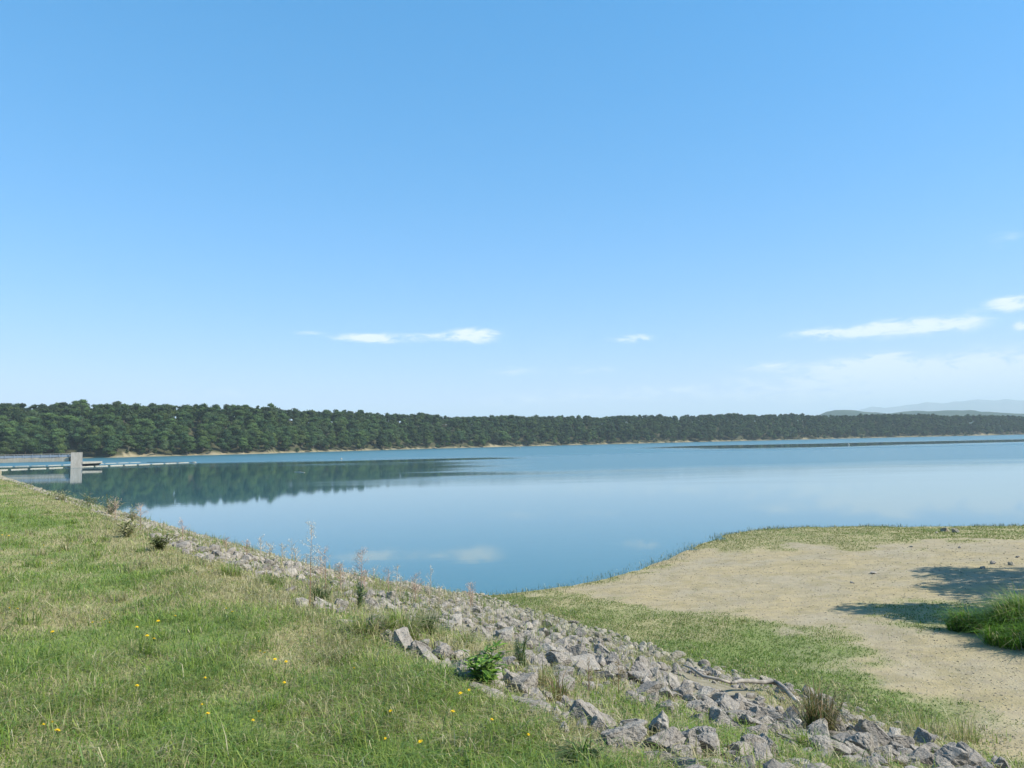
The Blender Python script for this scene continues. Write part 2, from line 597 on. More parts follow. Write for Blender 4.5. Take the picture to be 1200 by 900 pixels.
# ------------------------------------------------------------------ lake
def mat_water():
    m, t, b = new_mat('lake_water')
    p = t.node('ShaderNodeNewGeometry').outputs['Position']
    sx = t.node('ShaderNodeSeparateXYZ'); t.l.new(p, sx.inputs[0])
    X, Y = sx.outputs[0], sx.outputs[1]
    mp = t.node('ShaderNodeMapping'); mp.inputs['Scale'].default_value = (.006, .02, 1); t.l.new(p, mp.inputs[0])
    nb = t.noise(mp.outputs[0], 1.0, 5, .6)
    wob = t.math('SUBTRACT', nb, .5)
    Yw = t.math('ADD', Y, t.math('MULTIPLY', wob, 130))
    Xw = t.math('ADD', X, t.math('MULTIPLY', wob, 120))
    far = t.rng(Yw, 195, 262)                                   # breeze beyond this line
    lane = t.math('MULTIPLY', t.math('MULTIPLY', t.rng(Yw, 285, 320), t.rng(Yw, 500, 430)), t.rng(Xw, 60, 110))
    rip = t.math('MULTIPLY', far, t.math('SUBTRACT', 1, lane))
    right = t.math('MULTIPLY', t.math('MULTIPLY', t.rng(Xw, -25, 6), t.rng(Yw, 70, 130)), .8)
    streak = t.math('MULTIPLY', t.rng(nb, .52, .60), t.math('MULTIPLY', t.rng(Y, 60, 140), .35))
    rip = t.math('MAXIMUM', rip, t.math('MULTIPLY', right, t.math('SUBTRACT', 1, lane)))
    rip = t.math('MAXIMUM', rip, t.math('MULTIPLY', streak, t.math('SUBTRACT', 1, lane)))
    rough = t.rng(rip, 0, 1, .03, .30, False)
    t.l.new(rough, b.inputs['Roughness'])
    shal = t.rng(Y, 20, 34)
    b.inputs['Base Color'].default_value = (.028, .106, .124, 1)
    b.inputs['IOR'].default_value = 1.333
    b.inputs['Specular IOR Level'].default_value = .5
    mp2 = t.node('ShaderNodeMapping'); mp2.inputs['Scale'].default_value = (.6, 1.6, 1); t.l.new(p, mp2.inputs[0])
    w1 = t.noise(mp2.outputs[0], 1.0, 3, .5)
    bp = t.node('ShaderNodeBump'); bp.inputs['Distance'].default_value = .012
    t.l.new(t.rng(rip, 0, 1, .10, .55, False), bp.inputs['Strength'])
    t.l.new(w1, bp.inputs['Height']); t.l.new(bp.outputs[0], b.inputs['Normal'])
    return m


def build_lake():
    # one level sheet, from the near shelf to under the far bank
    xs = np.concatenate([np.linspace(-1500, -200, 8), np.linspace(-150, 150, 16), np.linspace(250, 2600, 10)])
    ys = np.concatenate([np.linspace(-40, 300, 18), np.linspace(340, 1540, 14)])
    XX, YY = np.meshgrid(xs, ys)
    v = np.stack([XX.ravel(), YY.ravel(), np.zeros(XX.size)], 1)
    n = len(xs)
    i = np.arange(len(ys) - 1)[:, None] * n; k = np.arange(n - 1)[None, :]
    q = np.stack([i + k, i + k + 1, i + n + k + 1, i + n + k], -1).reshape(-1, 4)
    me = mesh_np('lake_water', v, q.ravel(), np.full(len(q), 4), [mat_water()])
    return tag(link('lake_water', me), kind='structure')


build_lake()

# ------------------------------------------------------------------ distant hills and mountains
def ridge(name, stops, D, depth, mat, rough, seed):
    az = np.linspace(R(-12), R(62), 420)
    top = np.interp(az, [math.atan((c - 600) / F) for c, _ in stops], [z for _, z in stops])
    top = top + (fbm(az * 55, az * 0, seed, 5) - .5) * rough * 2
    prof = [(-depth, 0), (-depth * .55, .45), (-depth * .2, .86), (0, 1), (depth * .4, .7), (depth, 0)]
    v = []
    for k, (o, f) in enumerate(prof):
        rr = (D + o) / np.cos(np.clip(az, -1.1, 1.1)) ** .6
        zz = top * f * (1 + (fbm(az * 90 + k * 5, az * 0 + k, seed + 3, 3) - .5) * (.16 if 0 < f < 1 else 0)) - (3 if f == 0 else 0)
        v.append(np.stack([rr * np.sin(az), rr * np.cos(az), zz], 1))
    v = np.concatenate(v); n = len(az)
    i = np.arange(len(prof) - 1)[:, None] * n; k = np.arange(n - 1)[None, :]
    q = np.stack([i + k, i + k + 1, i + n + k + 1, i + n + k], -1).reshape(-1, 4)
    return tag(link(name, mesh_np(name, v, q.ravel(), np.full(len(q), 4), [mat], None, None, True)), kind='structure')


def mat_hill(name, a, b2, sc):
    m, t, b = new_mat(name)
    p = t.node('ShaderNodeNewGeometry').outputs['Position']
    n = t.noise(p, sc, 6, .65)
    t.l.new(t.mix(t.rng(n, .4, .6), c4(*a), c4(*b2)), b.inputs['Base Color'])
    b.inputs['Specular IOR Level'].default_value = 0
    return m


def zpx(px, py, D):
    q = PD(px, py, D); return q[2]


hs = [(880, 496), (930, 492), (955, 487.5), (968, 483), (978, 481.5), (1000, 481.5), (1015, 484), (1040, 485.5), (1055, 483.5), (1075, 482), (1095, 483.5), (1120, 482.5), (1140, 482), (1160, 484), (1185, 486), (1200, 486.5), (1280, 486), (1500, 484), (2200, 482)]
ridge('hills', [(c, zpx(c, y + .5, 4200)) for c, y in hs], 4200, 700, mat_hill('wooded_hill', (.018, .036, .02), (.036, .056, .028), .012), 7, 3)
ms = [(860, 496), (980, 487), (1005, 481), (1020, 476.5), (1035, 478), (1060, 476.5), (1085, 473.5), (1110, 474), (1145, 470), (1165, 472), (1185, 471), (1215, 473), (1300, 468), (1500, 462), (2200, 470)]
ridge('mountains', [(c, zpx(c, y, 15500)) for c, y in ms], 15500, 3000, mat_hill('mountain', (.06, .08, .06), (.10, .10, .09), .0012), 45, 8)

# ------------------------------------------------------------------ far wood
def ico(sub):
    import bmesh
    bm = bmesh.new(); bmesh.ops.create_icosphere(bm, subdivisions=sub, radius=1)
    v = np.array([q.co[:] for q in bm.verts]); f = np.array([[w.index for w in q.verts] for q in bm.faces])
    bm.free(); return v, f


ICO1, ICO2, ICO3, ICO4 = ico(1), ico(2), ico(3), ico(5)
GREENS = [(.038, .070, .022), (.049, .086, .025), (.029, .058, .023), (.062, .093, .026), (.042, .066, .028)]


def tree_arrays(seed, h, nlobe, nleaf, core, leafsize):
    """one broadleaf tree: lobed crown of many leaf clumps round dark cores, trunk below"""
    g = np.random.default_rng(seed)
    V = []; Fq = []; C = []; n = 0
    cr = h * g.uniform(.26, .34)
    base = np.array(GREENS[seed % len(GREENS)])
    lobes = []
    for k in range(nlobe):
        a = g.uniform(0, 2 * math.pi); hh = h * (.30 + .58 * (k + .5) / nlobe)
        off = cr * g.uniform(.25, .75) * (1.15 - (hh / h) * .75)
        r = cr * g.uniform(.34, .62) * (1.1 - .45 * abs(hh / h - .5))
        lobes.append((np.array([math.cos(a) * off, math.sin(a) * off, hh]), r))
    lobes.append((np.array([0, 0, h * .86]), cr * .5)); lobes.append((np.array([0, 0, h * .5]), cr * .8))
    iv, iff = core
    for c, r in lobes:
        v = iv * r * .74 * (1 + (g.random((len(iv), 1)) - .5) * .35) * np.array([1, 1, .85]) + c
        V.append(v); Fq += [list(q + n) for q in iff]; n += len(v); C.append(np.tile(base * g.uniform(.8, 1.1), (len(v), 1)))
    per = nleaf // len(lobes)
    for c, r in lobes:
        tint = base * g.uniform(.8, 1.3)
        d = g.normal(size=(per, 3)); d /= np.linalg.norm(d, axis=1)[:, None]
        d[:, 2] = np.abs(d[:, 2]) * .9 - .35 * g.random(per)
        pos = c + d * r * np.array([1, 1, .85]) * g.uniform(.70, 1.25, (per, 1))
        nn = d + g.normal(size=(per, 3)) * .55; nn /= np.linalg.norm(nn, axis=1)[:, None]
        u = np.cross(nn, g.normal(size=(per, 3))); u /= np.linalg.norm(u, axis=1)[:, None]
        w = np.cross(nn, u); s = leafsize * g.uniform(.5, 1.15, (per, 1))
        q = np.stack([pos - u * s * .5, pos + w * s * .38, pos + u * s * .55, pos - w * s * .36], 1).reshape(-1, 3)
        V.append(q)
        Fq += (np.arange(per)[:, None] * 4 + np.arange(4) + n).tolist(); n += len(q)
        C.append(np.repeat(tint * g.uniform(.75, 1.3, (per, 1)), 4, 0))
    nf = len(Fq)
    # trunk
    k = 6; tv = []
    for hh, rr in ((-.6, .028), (h * .1, .02), (h * .55, .010)):
        for j in range(k):
            a = 2 * math.pi * j / k
            tv.append((math.cos(a) * rr * h, math.sin(a) * rr * h, hh))
    for l in range(2):
        for j in range(k):
            Fq.append([n + l * k + j, n + l * k + (j + 1) % k, n + (l + 1) * k + (j + 1) % k, n + (l + 1) * k + j])
    V.append(np.array(tv)); C.append(np.tile((.10, .085, .065), (len(tv), 1)))
    mi = [0] * nf + [1] * (len(Fq) - nf)
    return np.concatenate(V), Fq, np.concatenate(C), mi


def build_wood():
    pts = []
    az = R(-40)
    while az < R(39.5):
        r0 = float(shore_at(np.array([az]))[0])
        o = rnd.uniform(2.5, 7)
        bl = float(bluffs(np.array([az]))[0])
        if bl > .3: o += 7 * bl
        first = True
        while o < 150:
            sp = 6.9 if o < 118 else 9.5
            a2 = az + rnd.uniform(-1.1, 1.1) * sp / r0
            oo = max(2.5, o + rnd.uniform(-.6, .6) * sp)
            r = r0 + oo
            x, y = r * math.sin(a2), r * math.cos(a2)
            pts.append((x, y, r, oo, first)); first = False
            o += sp
        az += 6.9 / r0
    xy = np.array([(p[0], p[1]) for p in pts])
    zz = far_z(xy[:, 0], xy[:, 1])
    recs = []
    for (x, y, r, oo, first), z in zip(pts, zz):
        clump = float(vnoise(np.array([x * .03]), np.array([y * .03]), 91)[0])
        h = rnd.uniform(11.5, 16.0) + (clump - .5) * 4
        if rnd.random() < .06: h += 1.8
        if oo < 12: h *= rnd.choice([.28, .4, .6, .85, 1.0])
        if oo > 75: h = h * .78 + rnd.uniform(-.6, 1.8)
        recs.append((x, y, z - .3, h, r, oo))
    # apparent size; rows that hide behind others show less
    order = sorted(range(len(recs)), key=lambda i: -(recs[i][3] / recs[i][4]) * (1.0 if recs[i][5] < 12 or recs[i][0] / recs[i][1] > -.75 else .0) * (1.0 if recs[i][5] < 60 or 92 < recs[i][5] < 110 else .5) * (1 if abs(recs[i][0] / recs[i][1]) < .73 else 0))
    single = set(order[:290])
    protos = [tree_arrays(100 + k, 15.0, 11, 1900, ICO2, .78) for k in range(8)]
    meshes = []
    for k, (v, f, c, mi) in enumerate(protos):
        meshes.append(mesh_np('broadleaf_tree', v, [i for q in f for i in q], [len(q) for q in f], [M_tree, M_bark], c, mi))
    low = [tree_arrays(200 + k, 15.0, 6, 300, ICO1, 1.35) for k in range(8)]
    lowa = [(v, np.array([i for q in f for i in q]), np.array([len(q) for q in f]), c, np.array(mi)) for v, f, c, mi in low]
    VV = []; LL = []; TT = []; CC = []; MM = []; n = 0
    for i, (x, y, z, h, r, oo) in enumerate(recs):
        s = h / 15.0; rz = rnd.uniform(0, 6.28); wx = s * rnd.uniform(1.0, 1.4)
        if oo < 12 and h < 8: wx = s * rnd.uniform(1.4, 2.0)
        if i in single:
            o = link('broadleaf_tree', meshes[i % 8])
            o.location = (x, y, z); o.rotation_euler = (0, 0, rz); o.scale = (wx, wx, s)
            if oo < 12:
                tag(o, 'low dark green tree or bush in the front row along the far sandy shore', 'tree', 'trees at the foot of the far wood')
            elif oo < 60:
                tag(o, 'dark green broadleaf tree halfway up the wooded slope across the lake on the left', 'tree', 'trees on the slope of the far wood')
            else:
                tag(o, 'dark green broadleaf tree on the skyline of the far wood on the left', 'tree', 'trees on the crest of the far wood')
        else:
            v, l, tt, c, mi = lowa[i % 8]
            ca, sa = math.cos(rz), math.sin(rz)
            w = np.stack([(v[:, 0] * ca - v[:, 1] * sa) * wx + x, (v[:, 0] * sa + v[:, 1] * ca) * wx + y, v[:, 2] * s + z], 1)
            VV.append(w); LL.append(l + n); TT.append(tt); MM.append(mi); n += len(v)
            CC.append(c * rnd.uniform(.65, 1.4))
    me = mesh_np('far_wood', np.concatenate(VV), np.concatenate(LL), np.concatenate(TT), [M_tree, M_bark], np.concatenate(CC), np.concatenate(MM))
    tag(link('far_wood', me), 'long dark green wood along the far shore of the lake', 'wood', kind='stuff')
    print('trees', len(recs), 'single', len(single))


build_wood()

# ------------------------------------------------------------------ intake tower, footbridge, floating boom
def mat_concrete(name, a, b2):
    m, t, b = new_mat(name)
    p = t.node('ShaderNodeNewGeometry').outputs['Position']
    mp = t.node('ShaderNodeMapping'); mp.inputs['Scale'].default_value = (1.5, 1.5, .35); t.l.new(p, mp.inputs[0])
    n = t.noise(mp.outputs[0], 1.2, 6, .65); n2 = t.noise(p, 9, 4)
    c = t.mix(t.rng(n, .35, .65), c4(*a), c4(*b2))
    c = t.mix(t.rng(n2, .5, .75, 0, .3), c, c4(.2, .19, .17))
    t.l.new(c, b.inputs['Base Color'])
    return m


M_conc = mat_concrete('concrete', (.25, .235, .205), (.33, .315, .28))
M_deck = mat_concrete('bridge_beam', (.33, .30, .24), (.42, .39, .32))
M_steel = mat_concrete('grey_painted_steel', (.22, .27, .32), (.28, .33, .38))
M_float = mat_concrete('pale_float', (.30, .29, .235), (.38, .365, .30))
M_dark = mat_concrete('dark_rubber_and_shade', (.03, .03, .03), (.05, .05, .045))  # rubber of the boom cables, also the painted shade under the deck

TY = 207.0
tx0, tx1 = PD(83, 540, TY)[0], PD(96.5, 540, TY)[0]
txc = (tx0 + tx1) / 2; tw = (tx1 - tx0) * .86
ttop = PD(90, 530.5, TY)[2]
tower = tag(empty('intake_tower', (txc, TY, 0), math.atan2(-txc, TY)), 'square pale concrete intake tower standing in the lake at the end of the footbridge', 'tower')
m = MB(); m.box((0, 0, (ttop - 4) / 2), (tw, 2.0, ttop + 4), bev=.05); m.build('tower_shaft', M_conc, tower)
m = MB(); m.box((0, 0, ttop + .06), (tw + .06, 2.06, .12), bev=.03); m.build('roof_slab', M_conc, tower)
m = MB(); m.box((-tw / 2 - .02, -.35, 2.9), (.06, .9, 2.0)); m.build('door', M_steel, tower)
dz0, dz1 = PD(100, 546.6, TY)[2], PD(100, 541.0, TY)[2]
dx1 = (PD(120, 541, TY)[0] - txc) * .86
m = MB()
yb = 1.2
m.add([(tw / 2 + .003, -yb, dz1 - .62), (dx1, -yb, dz1 - .5), (dx1, -yb, dz1), (tw / 2 + .003, -yb, dz1), (tw / 2 + .003, yb, dz1 - .62), (dx1, yb, dz1 - .5), (dx1, yb, dz1), (tw / 2 + .003, yb, dz1)],
      [(0, 1, 2, 3), (5, 4, 7, 6), (1, 5, 6, 2), (3, 2, 6, 7), (0, 4, 5, 1), (0, 3, 7, 4)])
m.build('landing_deck', M_deck, tower)
m = MB()
m.add([(tw / 2 + .01, -yb + .5, dz0), (dx1 - 1.0, -yb + .5, dz0 + .1), (dx1 - .2, -yb + .5, dz1 - .56), (tw / 2 + .01, -yb + .5, dz1 - .63), (tw / 2 + .01, yb - .5, dz0), (dx1 - 1.0, yb - .5, dz0 + .1), (dx1 - .2, yb - .5, dz1 - .56), (tw / 2 + .01, yb - .5, dz1 - .63)],
      [(0, 1, 2, 3), (5, 4, 7, 6), (1, 5, 6, 2), (3, 2, 6, 7), (0, 4, 5, 1), (0, 3, 7, 4)])
m.build('deck_shade_wedge', M_dark, tower)  # dark tapered wedge standing in for the shade below the landing deck

bx1 = txc - tw / 2 - .30
bx0 = bx1 - 30
slope_y = -.30
bz_top = PD(60, 536.8, TY)[2]; bz_bot = PD(60, 541.2, TY)[2]
rail_t = PD(60, 531.8, TY)[2]
ang = math.atan2(-slope_y, 1) * 1.0
br = tag(empty('footbridge', (bx1, TY, 0), ang * .45), 'pale footbridge with grey railing leading from the left to the intake tower', 'footbridge')
BL = 30
m = MB(); m.box((-BL / 2, 0, (bz_top + bz_bot) / 2), (BL, 1.8, bz_top - bz_bot), bev=.04); m.build('deck_beam', M_deck, br)
for sy in (-.85, .85):
    m = MB(); m.box((-BL / 2, sy, (bz_top + rail_t) / 2 - .08), (BL - .1, .04, (rail_t - bz_top) * .55)); m.build('railing_panel', M_steel, br)
    m = MB(); m.box((-BL / 2, sy, rail_t - .05), (BL, .14, .13)); m.build('handrail', M_deck, br)
    for k in range(13):
        m = MB(); m.box((-.3 - k * 2.4, sy - math.copysign(.07, sy) * -1, (bz_top + rail_t) / 2 - .06), (.09, .07, rail_t - bz_top - .12)); m.build('railing_post', M_steel, br)

# floats of the boom: two lines meeting in a point
def float_proto():
    m = MB()
    m.tube([(-2.1, 0, 0), (-2.0, 0, 0), (-1.9, 0, 0), (1.9, 0, 0), (2.0, 0, 0), (2.1, 0, 0)], [.05, .13, .17, .17, .13, .05], 10)
    return m.mesh('boom_float', [M_float], True)


fm = float_proto()
for (path, label, grp) in (
        ([(-26, 552.3), (0, 551), (60, 548.7), (120, 546.2), (180, 543.8), (221, 542.2)], 'pale tubular float in the nearer line of the floating boom', 'floats of the near boom line'),
        ([(-22, 548), (0, 547.2), (60, 545.6), (120, 543.5), (172, 541.6)], 'pale tubular float in the farther line of the floating boom', 'floats of the far boom line')):
    pts = [P(*q, .05) for q in path]
    seg = [np.linalg.norm(b - a) for a, b in zip(pts[:-1], pts[1:])]
    tot = sum(seg); cum = np.concatenate([[0], np.cumsum(seg)])
    pa = np.array(pts); d = 2.3; cables = []
    while d < tot - 1.5:
        q = np.array([np.interp(d, cum, pa[:, k]) for k in range(3)]); q2 = np.array([np.interp(min(d + .5, tot), cum, pa[:, k]) for k in range(3)])
        o = link('boom_float', fm); o.location = (q[0], q[1], .05)
        o.rotation_euler = (0, 0, math.atan2(q2[1] - q[1], q2[0] - q[0]) + rnd.uniform(-.03, .03))
        tag(o, label, 'boom float', grp)
        d += 4.75
    m = MB(); m.tube([(p[0], p[1], -.02) for p in pts], .05, 5)
    tag(m.build('boom_cable', M_dark), 'dark cable joining the floats of the ' + ('nearer' if 'nearer' in label else 'farther') + ' boom line', 'cable')
tip0, tip1 = P(172, 541.8, .05), P(226, 541.9, .05)
o = link('boom_float', fm); q = P(227.5, 542, .1); o.location = (q[0], q[1], .12); o.scale = (.35, 1.3, 1.4)
tag(o, 'short pale end float at the tip where both boom lines meet', 'boom float')
m = MB(); m.tube([tip0, (tip0 * .5 + tip1 * .5), tip1], .12, 6)
tag(m.build('boom_cable', M_dark), 'thick dark cable closing the far boom line at its tip', 'cable')


def buoy(px, py, lab, r=.32):
    q = P(px, py, 0)
    m = MB()
    m.tube([(0, 0, -.3 * r / .3), (0, 0, -.1), (0, 0, .2), (0, 0, r * 1.5), (0, 0, r * 2.0)], [r * .3, r, r, r * .6, r * .15], 10)
    o = m.build('buoy', M_float, smooth=True); o.location = (q[0], q[1], 0)
    tag(o, lab, 'buoy')


buoy(609.5, 525.5, 'small white buoy far out near the wooded shore', .42)
buoy(400, 538.5, 'tiny pale buoy on the blue water above the tree reflection', .3)
buoy(994.5, 521.5, 'white buoy on the far right beside the dark reflection strip', .4)
q0, q1 = P(345, 553.2, .02), P(357, 553.8, .02)
m = MB(); m.tube([q0, q0 * .5 + q1 * .5 + np.array([0, .2, .03]), q1], [.06, .1, .05], 6, (.5, .46, .38))
tag(m.build('floating_stick', M_bark), 'pale stick floating on the dark reflection of the wood', 'stick')

# ------------------------------------------------------------------ rocks
def rock_mesh(seed, kind):
    g = np.random.default_rng(seed)
    v, f = ICO4
    v = v.copy()
    sc = {'block': (1, .8, .62), 'slab': (1.25, .8, .36), 'spike': (.62, .55, 1.15), 'lump': (1, .9, .75)}[kind]
    for _ in range(11 if kind != 'lump' else 16):
        n = g.normal(size=3); n /= np.linalg.norm(n)
        d = g.uniform(.38, .78)
        s = v @ n - d
        v = v - np.outer(np.maximum(s, 0), n)
    v *= np.array(sc)
    nz = (vnoise(v[:, 0] * 5 + seed, v[:, 1] * 5 + v[:, 2] * 3.7, 3) - .5) * .10 + (vnoise(v[:, 0] * 14 + seed, v[:, 2] * 13 + v[:, 1] * 7, 4) - .5) * .05
    nz += (fbm(v[:, 0] * 3.1 + seed + v[:, 2] * 2.3, v[:, 1] * 3.3 - v[:, 2] * 2.9, 5, 6) - .5) * .21
    ch = fbm(v[:, 0] * 6.1 - v[:, 2] * 4.3 + seed, v[:, 1] * 6.3 + v[:, 2] * 5.1, 8, 4)
    nz -= .05 * (np.abs(ch - .5) < .035)
    v = v * (1 + nz[:, None])
    w = np.ptp(v[:, 0])
    v /= w                                   # width 1
    return v, f


KINDS = ['block', 'block', 'lump', 'slab', 'block', 'lump', 'slab', 'spike', 'block', 'lump', 'block', 'slab']
RV = [rock_mesh(300 + k, kd) for k, kd in enumerate(KINDS)]
ones = np.ones((len(ICO4[0]), 3), np.float32)
RM = [mesh_np('rock', v, f.ravel(), np.full(len(f), 3), [M_rock], ones) for v, f in RV]
RMT = [mesh_np('rock', v, f.ravel(), np.full(len(f), 3), [M_rocktan], ones) for v, f in RV]
bykind = {k: [i for i, q in enumerate(KINDS) if q == k] for k in set(KINDS)}

# (x, y, width px, height px, kind, tan, label) in photo pixels: the rocks that stand out
ROCKS = [
    (500, 693, 8, 13, 'spike', 1, 'small pointed stone standing upright against the water'),
    (671, 729, 16, 8, 'slab', 0, 'pale flat stone lying alone on the grass beyond the riprap'),
    (725, 868, 52, 32, 'lump', 0, 'big rounded grey boulder near the bottom of the photo'),
    (624, 826, 62, 20, 'slab', 0, 'long low grey slab at the edge of the dry grass'),
    (680, 838, 40, 28, 'block', 0, 'grey block with a sunlit white fleck beside the long low slab'),
    (702, 852, 30, 20, 'block', 0, None),
    (741, 852, 32, 20, 'lump', 0, None),
    (659, 855, 16, 14, 'block', 0, None),
    (764, 892, 36, 24, 'lump', 0, 'rounded grey boulder cut by the lower edge below the biggest boulder'),
    (792, 884, 36, 30, 'spike', 0, 'dark angular boulder in shade at the bottom edge'),
    (783, 864, 22, 18, 'block', 0, None),
    (831, 878, 40, 22, 'block', 0, 'blocky grey boulder right of the dark one at the bottom'),
    (817, 843, 20, 12, 'block', 0, None),
    (846, 845, 34, 22, 'block', 0, None),
    (854, 884, 30, 18, 'slab', 0, None),
    (685, 781, 52, 18, 'slab', 0, 'long pale slab in the middle of the rock heap'),
    (702, 792, 34, 14, 'slab', 0, None),
    (715, 777, 30, 20, 'block', 0, None),
    (705, 765, 26, 18, 'block', 0, None),
    (677, 764, 24, 20, 'block', 0, 'square pale block on the crown of the rock heap'),
    (679, 744, 18, 14, 'lump', 0, None),
    (640, 763, 32, 15, 'block', 0, 'wide stone with a dark face behind the feathery green plant'),
    (662, 789, 28, 14, 'lump', 0, None),
    (691, 805, 16, 10, 'lump', 0, None),
    (640, 816, 20, 14, 'lump', 0, None),
    (640, 733, 14, 10, 'block', 0, None),
    (620, 733, 14, 10, 'block', 0, None),
    (605, 732, 14, 12, 'lump', 0, None),
    (591, 745, 32, 16, 'slab', 0, None),
    (752, 781, 20, 16, 'block', 0, None),
    (769, 790, 15, 18, 'spike', 0, 'pointed stone on the right shoulder of the rock heap'),
    (749, 795, 30, 18, 'block', 0, None),
    (754, 804, 22, 16, 'slab', 0, None),
    (772, 803, 24, 14, 'block', 0, None),
    (792, 801, 17, 17, 'spike', 0, None),
    (801, 811, 26, 18, 'block', 0, None),
    (765, 820, 18, 16, 'block', 0, None),
    (777, 830, 22, 15, 'lump', 0, None),
    (745, 822, 24, 15, 'lump', 0, None),
    (837, 817, 16, 13, 'block', 0, 'pale squared stone just under the driftwood branch'),
    (852, 820, 16, 15, 'block', 0, None),
    (866, 831, 16, 15, 'block', 0, None),
    (880, 828, 18, 14, 'lump', 0, None),
    (890, 827, 13, 16, 'block', 0, None),
    (885, 860, 28, 17, 'slab', 0, None),
    (880, 877, 32, 18, 'block', 0, None),
    (925, 852, 22, 18, 'lump', 0, 'dark rock in shade below the end of the driftwood'),
    (912, 842, 14, 11, 'block', 0, None),
    (907, 855, 18, 14, 'block', 0, None),
    (928, 873, 16, 9, 'lump', 0, None),
    (938, 896, 30, 13, 'lump', 0, 'low pale rock at the bottom edge right of centre'),
    (870, 894, 26, 16, 'slab', 0, None),
    (981, 851, 20, 30, 'spike', 0, 'tall pale rock standing upright beside the dry grass tuft'),
    (1001, 860, 14, 14, 'block', 0, None),
    (1024, 864, 38, 28, 'block', 0, 'big pale boulder with a dark hollow at lower right'),
    (1013, 880, 32, 24, 'block', 0, None),
    (1034, 886, 26, 20, 'block', 0, None),
    (1000, 882, 22, 18, 'block', 0, None),
    (988, 872, 24, 14, 'slab', 0, None),
    (1075, 893, 28, 16, 'lump', 0, None),
    (1111, 890, 34, 22, 'block', 0, 'grey rock at the lower right end of the riprap'),
    (1057, 894, 18, 14, 'block', 0, None),
    (960, 888, 20, 12, 'lump', 0, None),
]
VIS_U = []
rock_list = []     # x, y, z, size vector, yaw, variant, tan, label
for (px, py, w, h, kd, tan, lab) in ROCKS:
    q = hit(px, min(py + h * .28, 899))
    dist = np.linalg.norm(q - CAMPOS); k = dist / F
    W_, H_ = w * k * .9, h * k * .95
    i = rnd.choice(bykind[kd]); v = RV[i][0]
    hz = np.ptp(v[:, 2])
    sx = W_ / 1.0; szz = max(.5 * sx, min(1.8 * sx, H_ * 1.12 / max(hz, .2)))
    rock_list.append((q[0], q[1], q[2] + szz * hz * .22, (sx, sx * rnd.uniform(.85, 1.1), szz), rnd.uniform(-.5, .5) + (math.pi if rnd.random() < .5 else 0), i, tan, lab, 1))

# fill: rocks thrown over the upstream face, dense in two bands, broken by grass between
BAND1 = [(470, 712), (560, 738), (640, 758), (700, 775), (770, 805), (850, 830), (930, 855), (1000, 872), (1100, 892)]
BAND2 = [(425, 750), (490, 765), (545, 792), (620, 826), (690, 848), (740, 875), (850, 885), (880, 893)]
band1 = [tuple(hit(*q)[:2]) for q in BAND1]; band2 = [tuple(hit(*q)[:2]) for q in BAND2]


def rock_density(x, y):
    dB = dB_(x, y); dW = dW_(x, y)
    L = np.clip(dB + dW, 4, 9.5)
    face = (ZB * (1 - dB / L) > .06 * dW - .03) & (dB > .1) & (dW > -.25)
    d1 = np.abs(sdist(band1, x, y)); d2 = np.abs(sdist(band2, x, y))
    near = np.maximum(np.exp(-(d1 / .85) ** 2), .85 * np.exp(-(d2 / .42) ** 2))
    up = .84 - .80 * sstep(.72, .50, fbm(x * .45, y * .45, 61, 3) + .34 * sstep(.8, 6.0, dB))
    t = sstep(8.0, 11.5, y)
    near = np.maximum(near, .40 * sstep(.42, .58, fbm(x * 1.1, y * 1.1, 67, 3)))
    return np.where(face, near * (1 - t) + np.maximum(near, up) * t, 0)


def scatter_rocks():
    out = []
    # candidate positions: finer and denser near, then coarser with distance
    for (y0, y1, n, s0, s1) in ((3, 8, 5200, .045, .28), (8, 14, 5200, .06, .25), (14, 24, 11000, .05, .18), (24, 45, 10000, .08, .24), (45, 90, 5000, .14, .34)):
        # walk along the border curve
        ys = rng.uniform(y0, y1, n)
        bx = np.interp(ys, [b[1] for b in B[::-1]], [b[0] for b in B[::-1]])
        t = rng.uniform(-.3, 13.5, n) if y1 > 9 else rng.uniform(-.3, 7, n)
        x = bx + t; y = ys
        dens = rock_density(x, y)
        keep = rng.random(n) < dens
        sz = s0 + (s1 - s0) * rng.random(n) ** 2.6
        for a, b, s in zip(x[keep], y[keep], sz[keep]): out.append((a, b, s))
    return out


cand = sorted(scatter_rocks(), key=lambda q: -q[2])
cell = {}
acc = []
DRIFT = [tuple(hit(*q)[:2]) for q in [(801, 789), (825, 804), (858, 813), (880, 812), (905, 811), (921, 821), (937, 828)]]
for (x, y, z, sv, yaw, i, tan, lab, p) in rock_list:
    cell.setdefault((int(x // .5), int(y // .5)), []).append((x, y, sv[0]))
for (x, y, s) in cand:
    ok = abs(float(sdist(DRIFT, np.array([x]), np.array([y]))[0])) > .10 + .5 * s if y < 12 else True
    for a in (-1, 0, 1):
        for b in (-1, 0, 1):
            for (u, w, r) in cell.get((int(x // .5) + a, int(y // .5) + b), ()):
                if (u - x) ** 2 + (w - y) ** 2 < (.36 * (s + r)) ** 2: ok = False; break
            if not ok: break
        if not ok: break
    if ok:
        cell.setdefault((int(x // .5), int(y // .5)), []).append((x, y, s)); acc.append((x, y, s))
ax = np.array([q[0] for q in acc]); ay = np.array([q[1] for q in acc])
az_ = near_z(ax, ay)
for (x, y, s), z in zip(acc, az_):
    i = rnd.randrange(12); 
    if KINDS[i] == 'spike': i = 0
    sz = s * rnd.uniform(.8, 1.15)
    tan = 1 if (z < .95 + rnd.uniform(-.35, .35) and y > 11) or (y > 15 and rnd.random() < .7) else 0
    rock_list.append((x, y, z + .10 * s, (s, s * rnd.uniform(.75, 1.1), sz), rnd.uniform(0, 6.28), i, tan, None, 0))


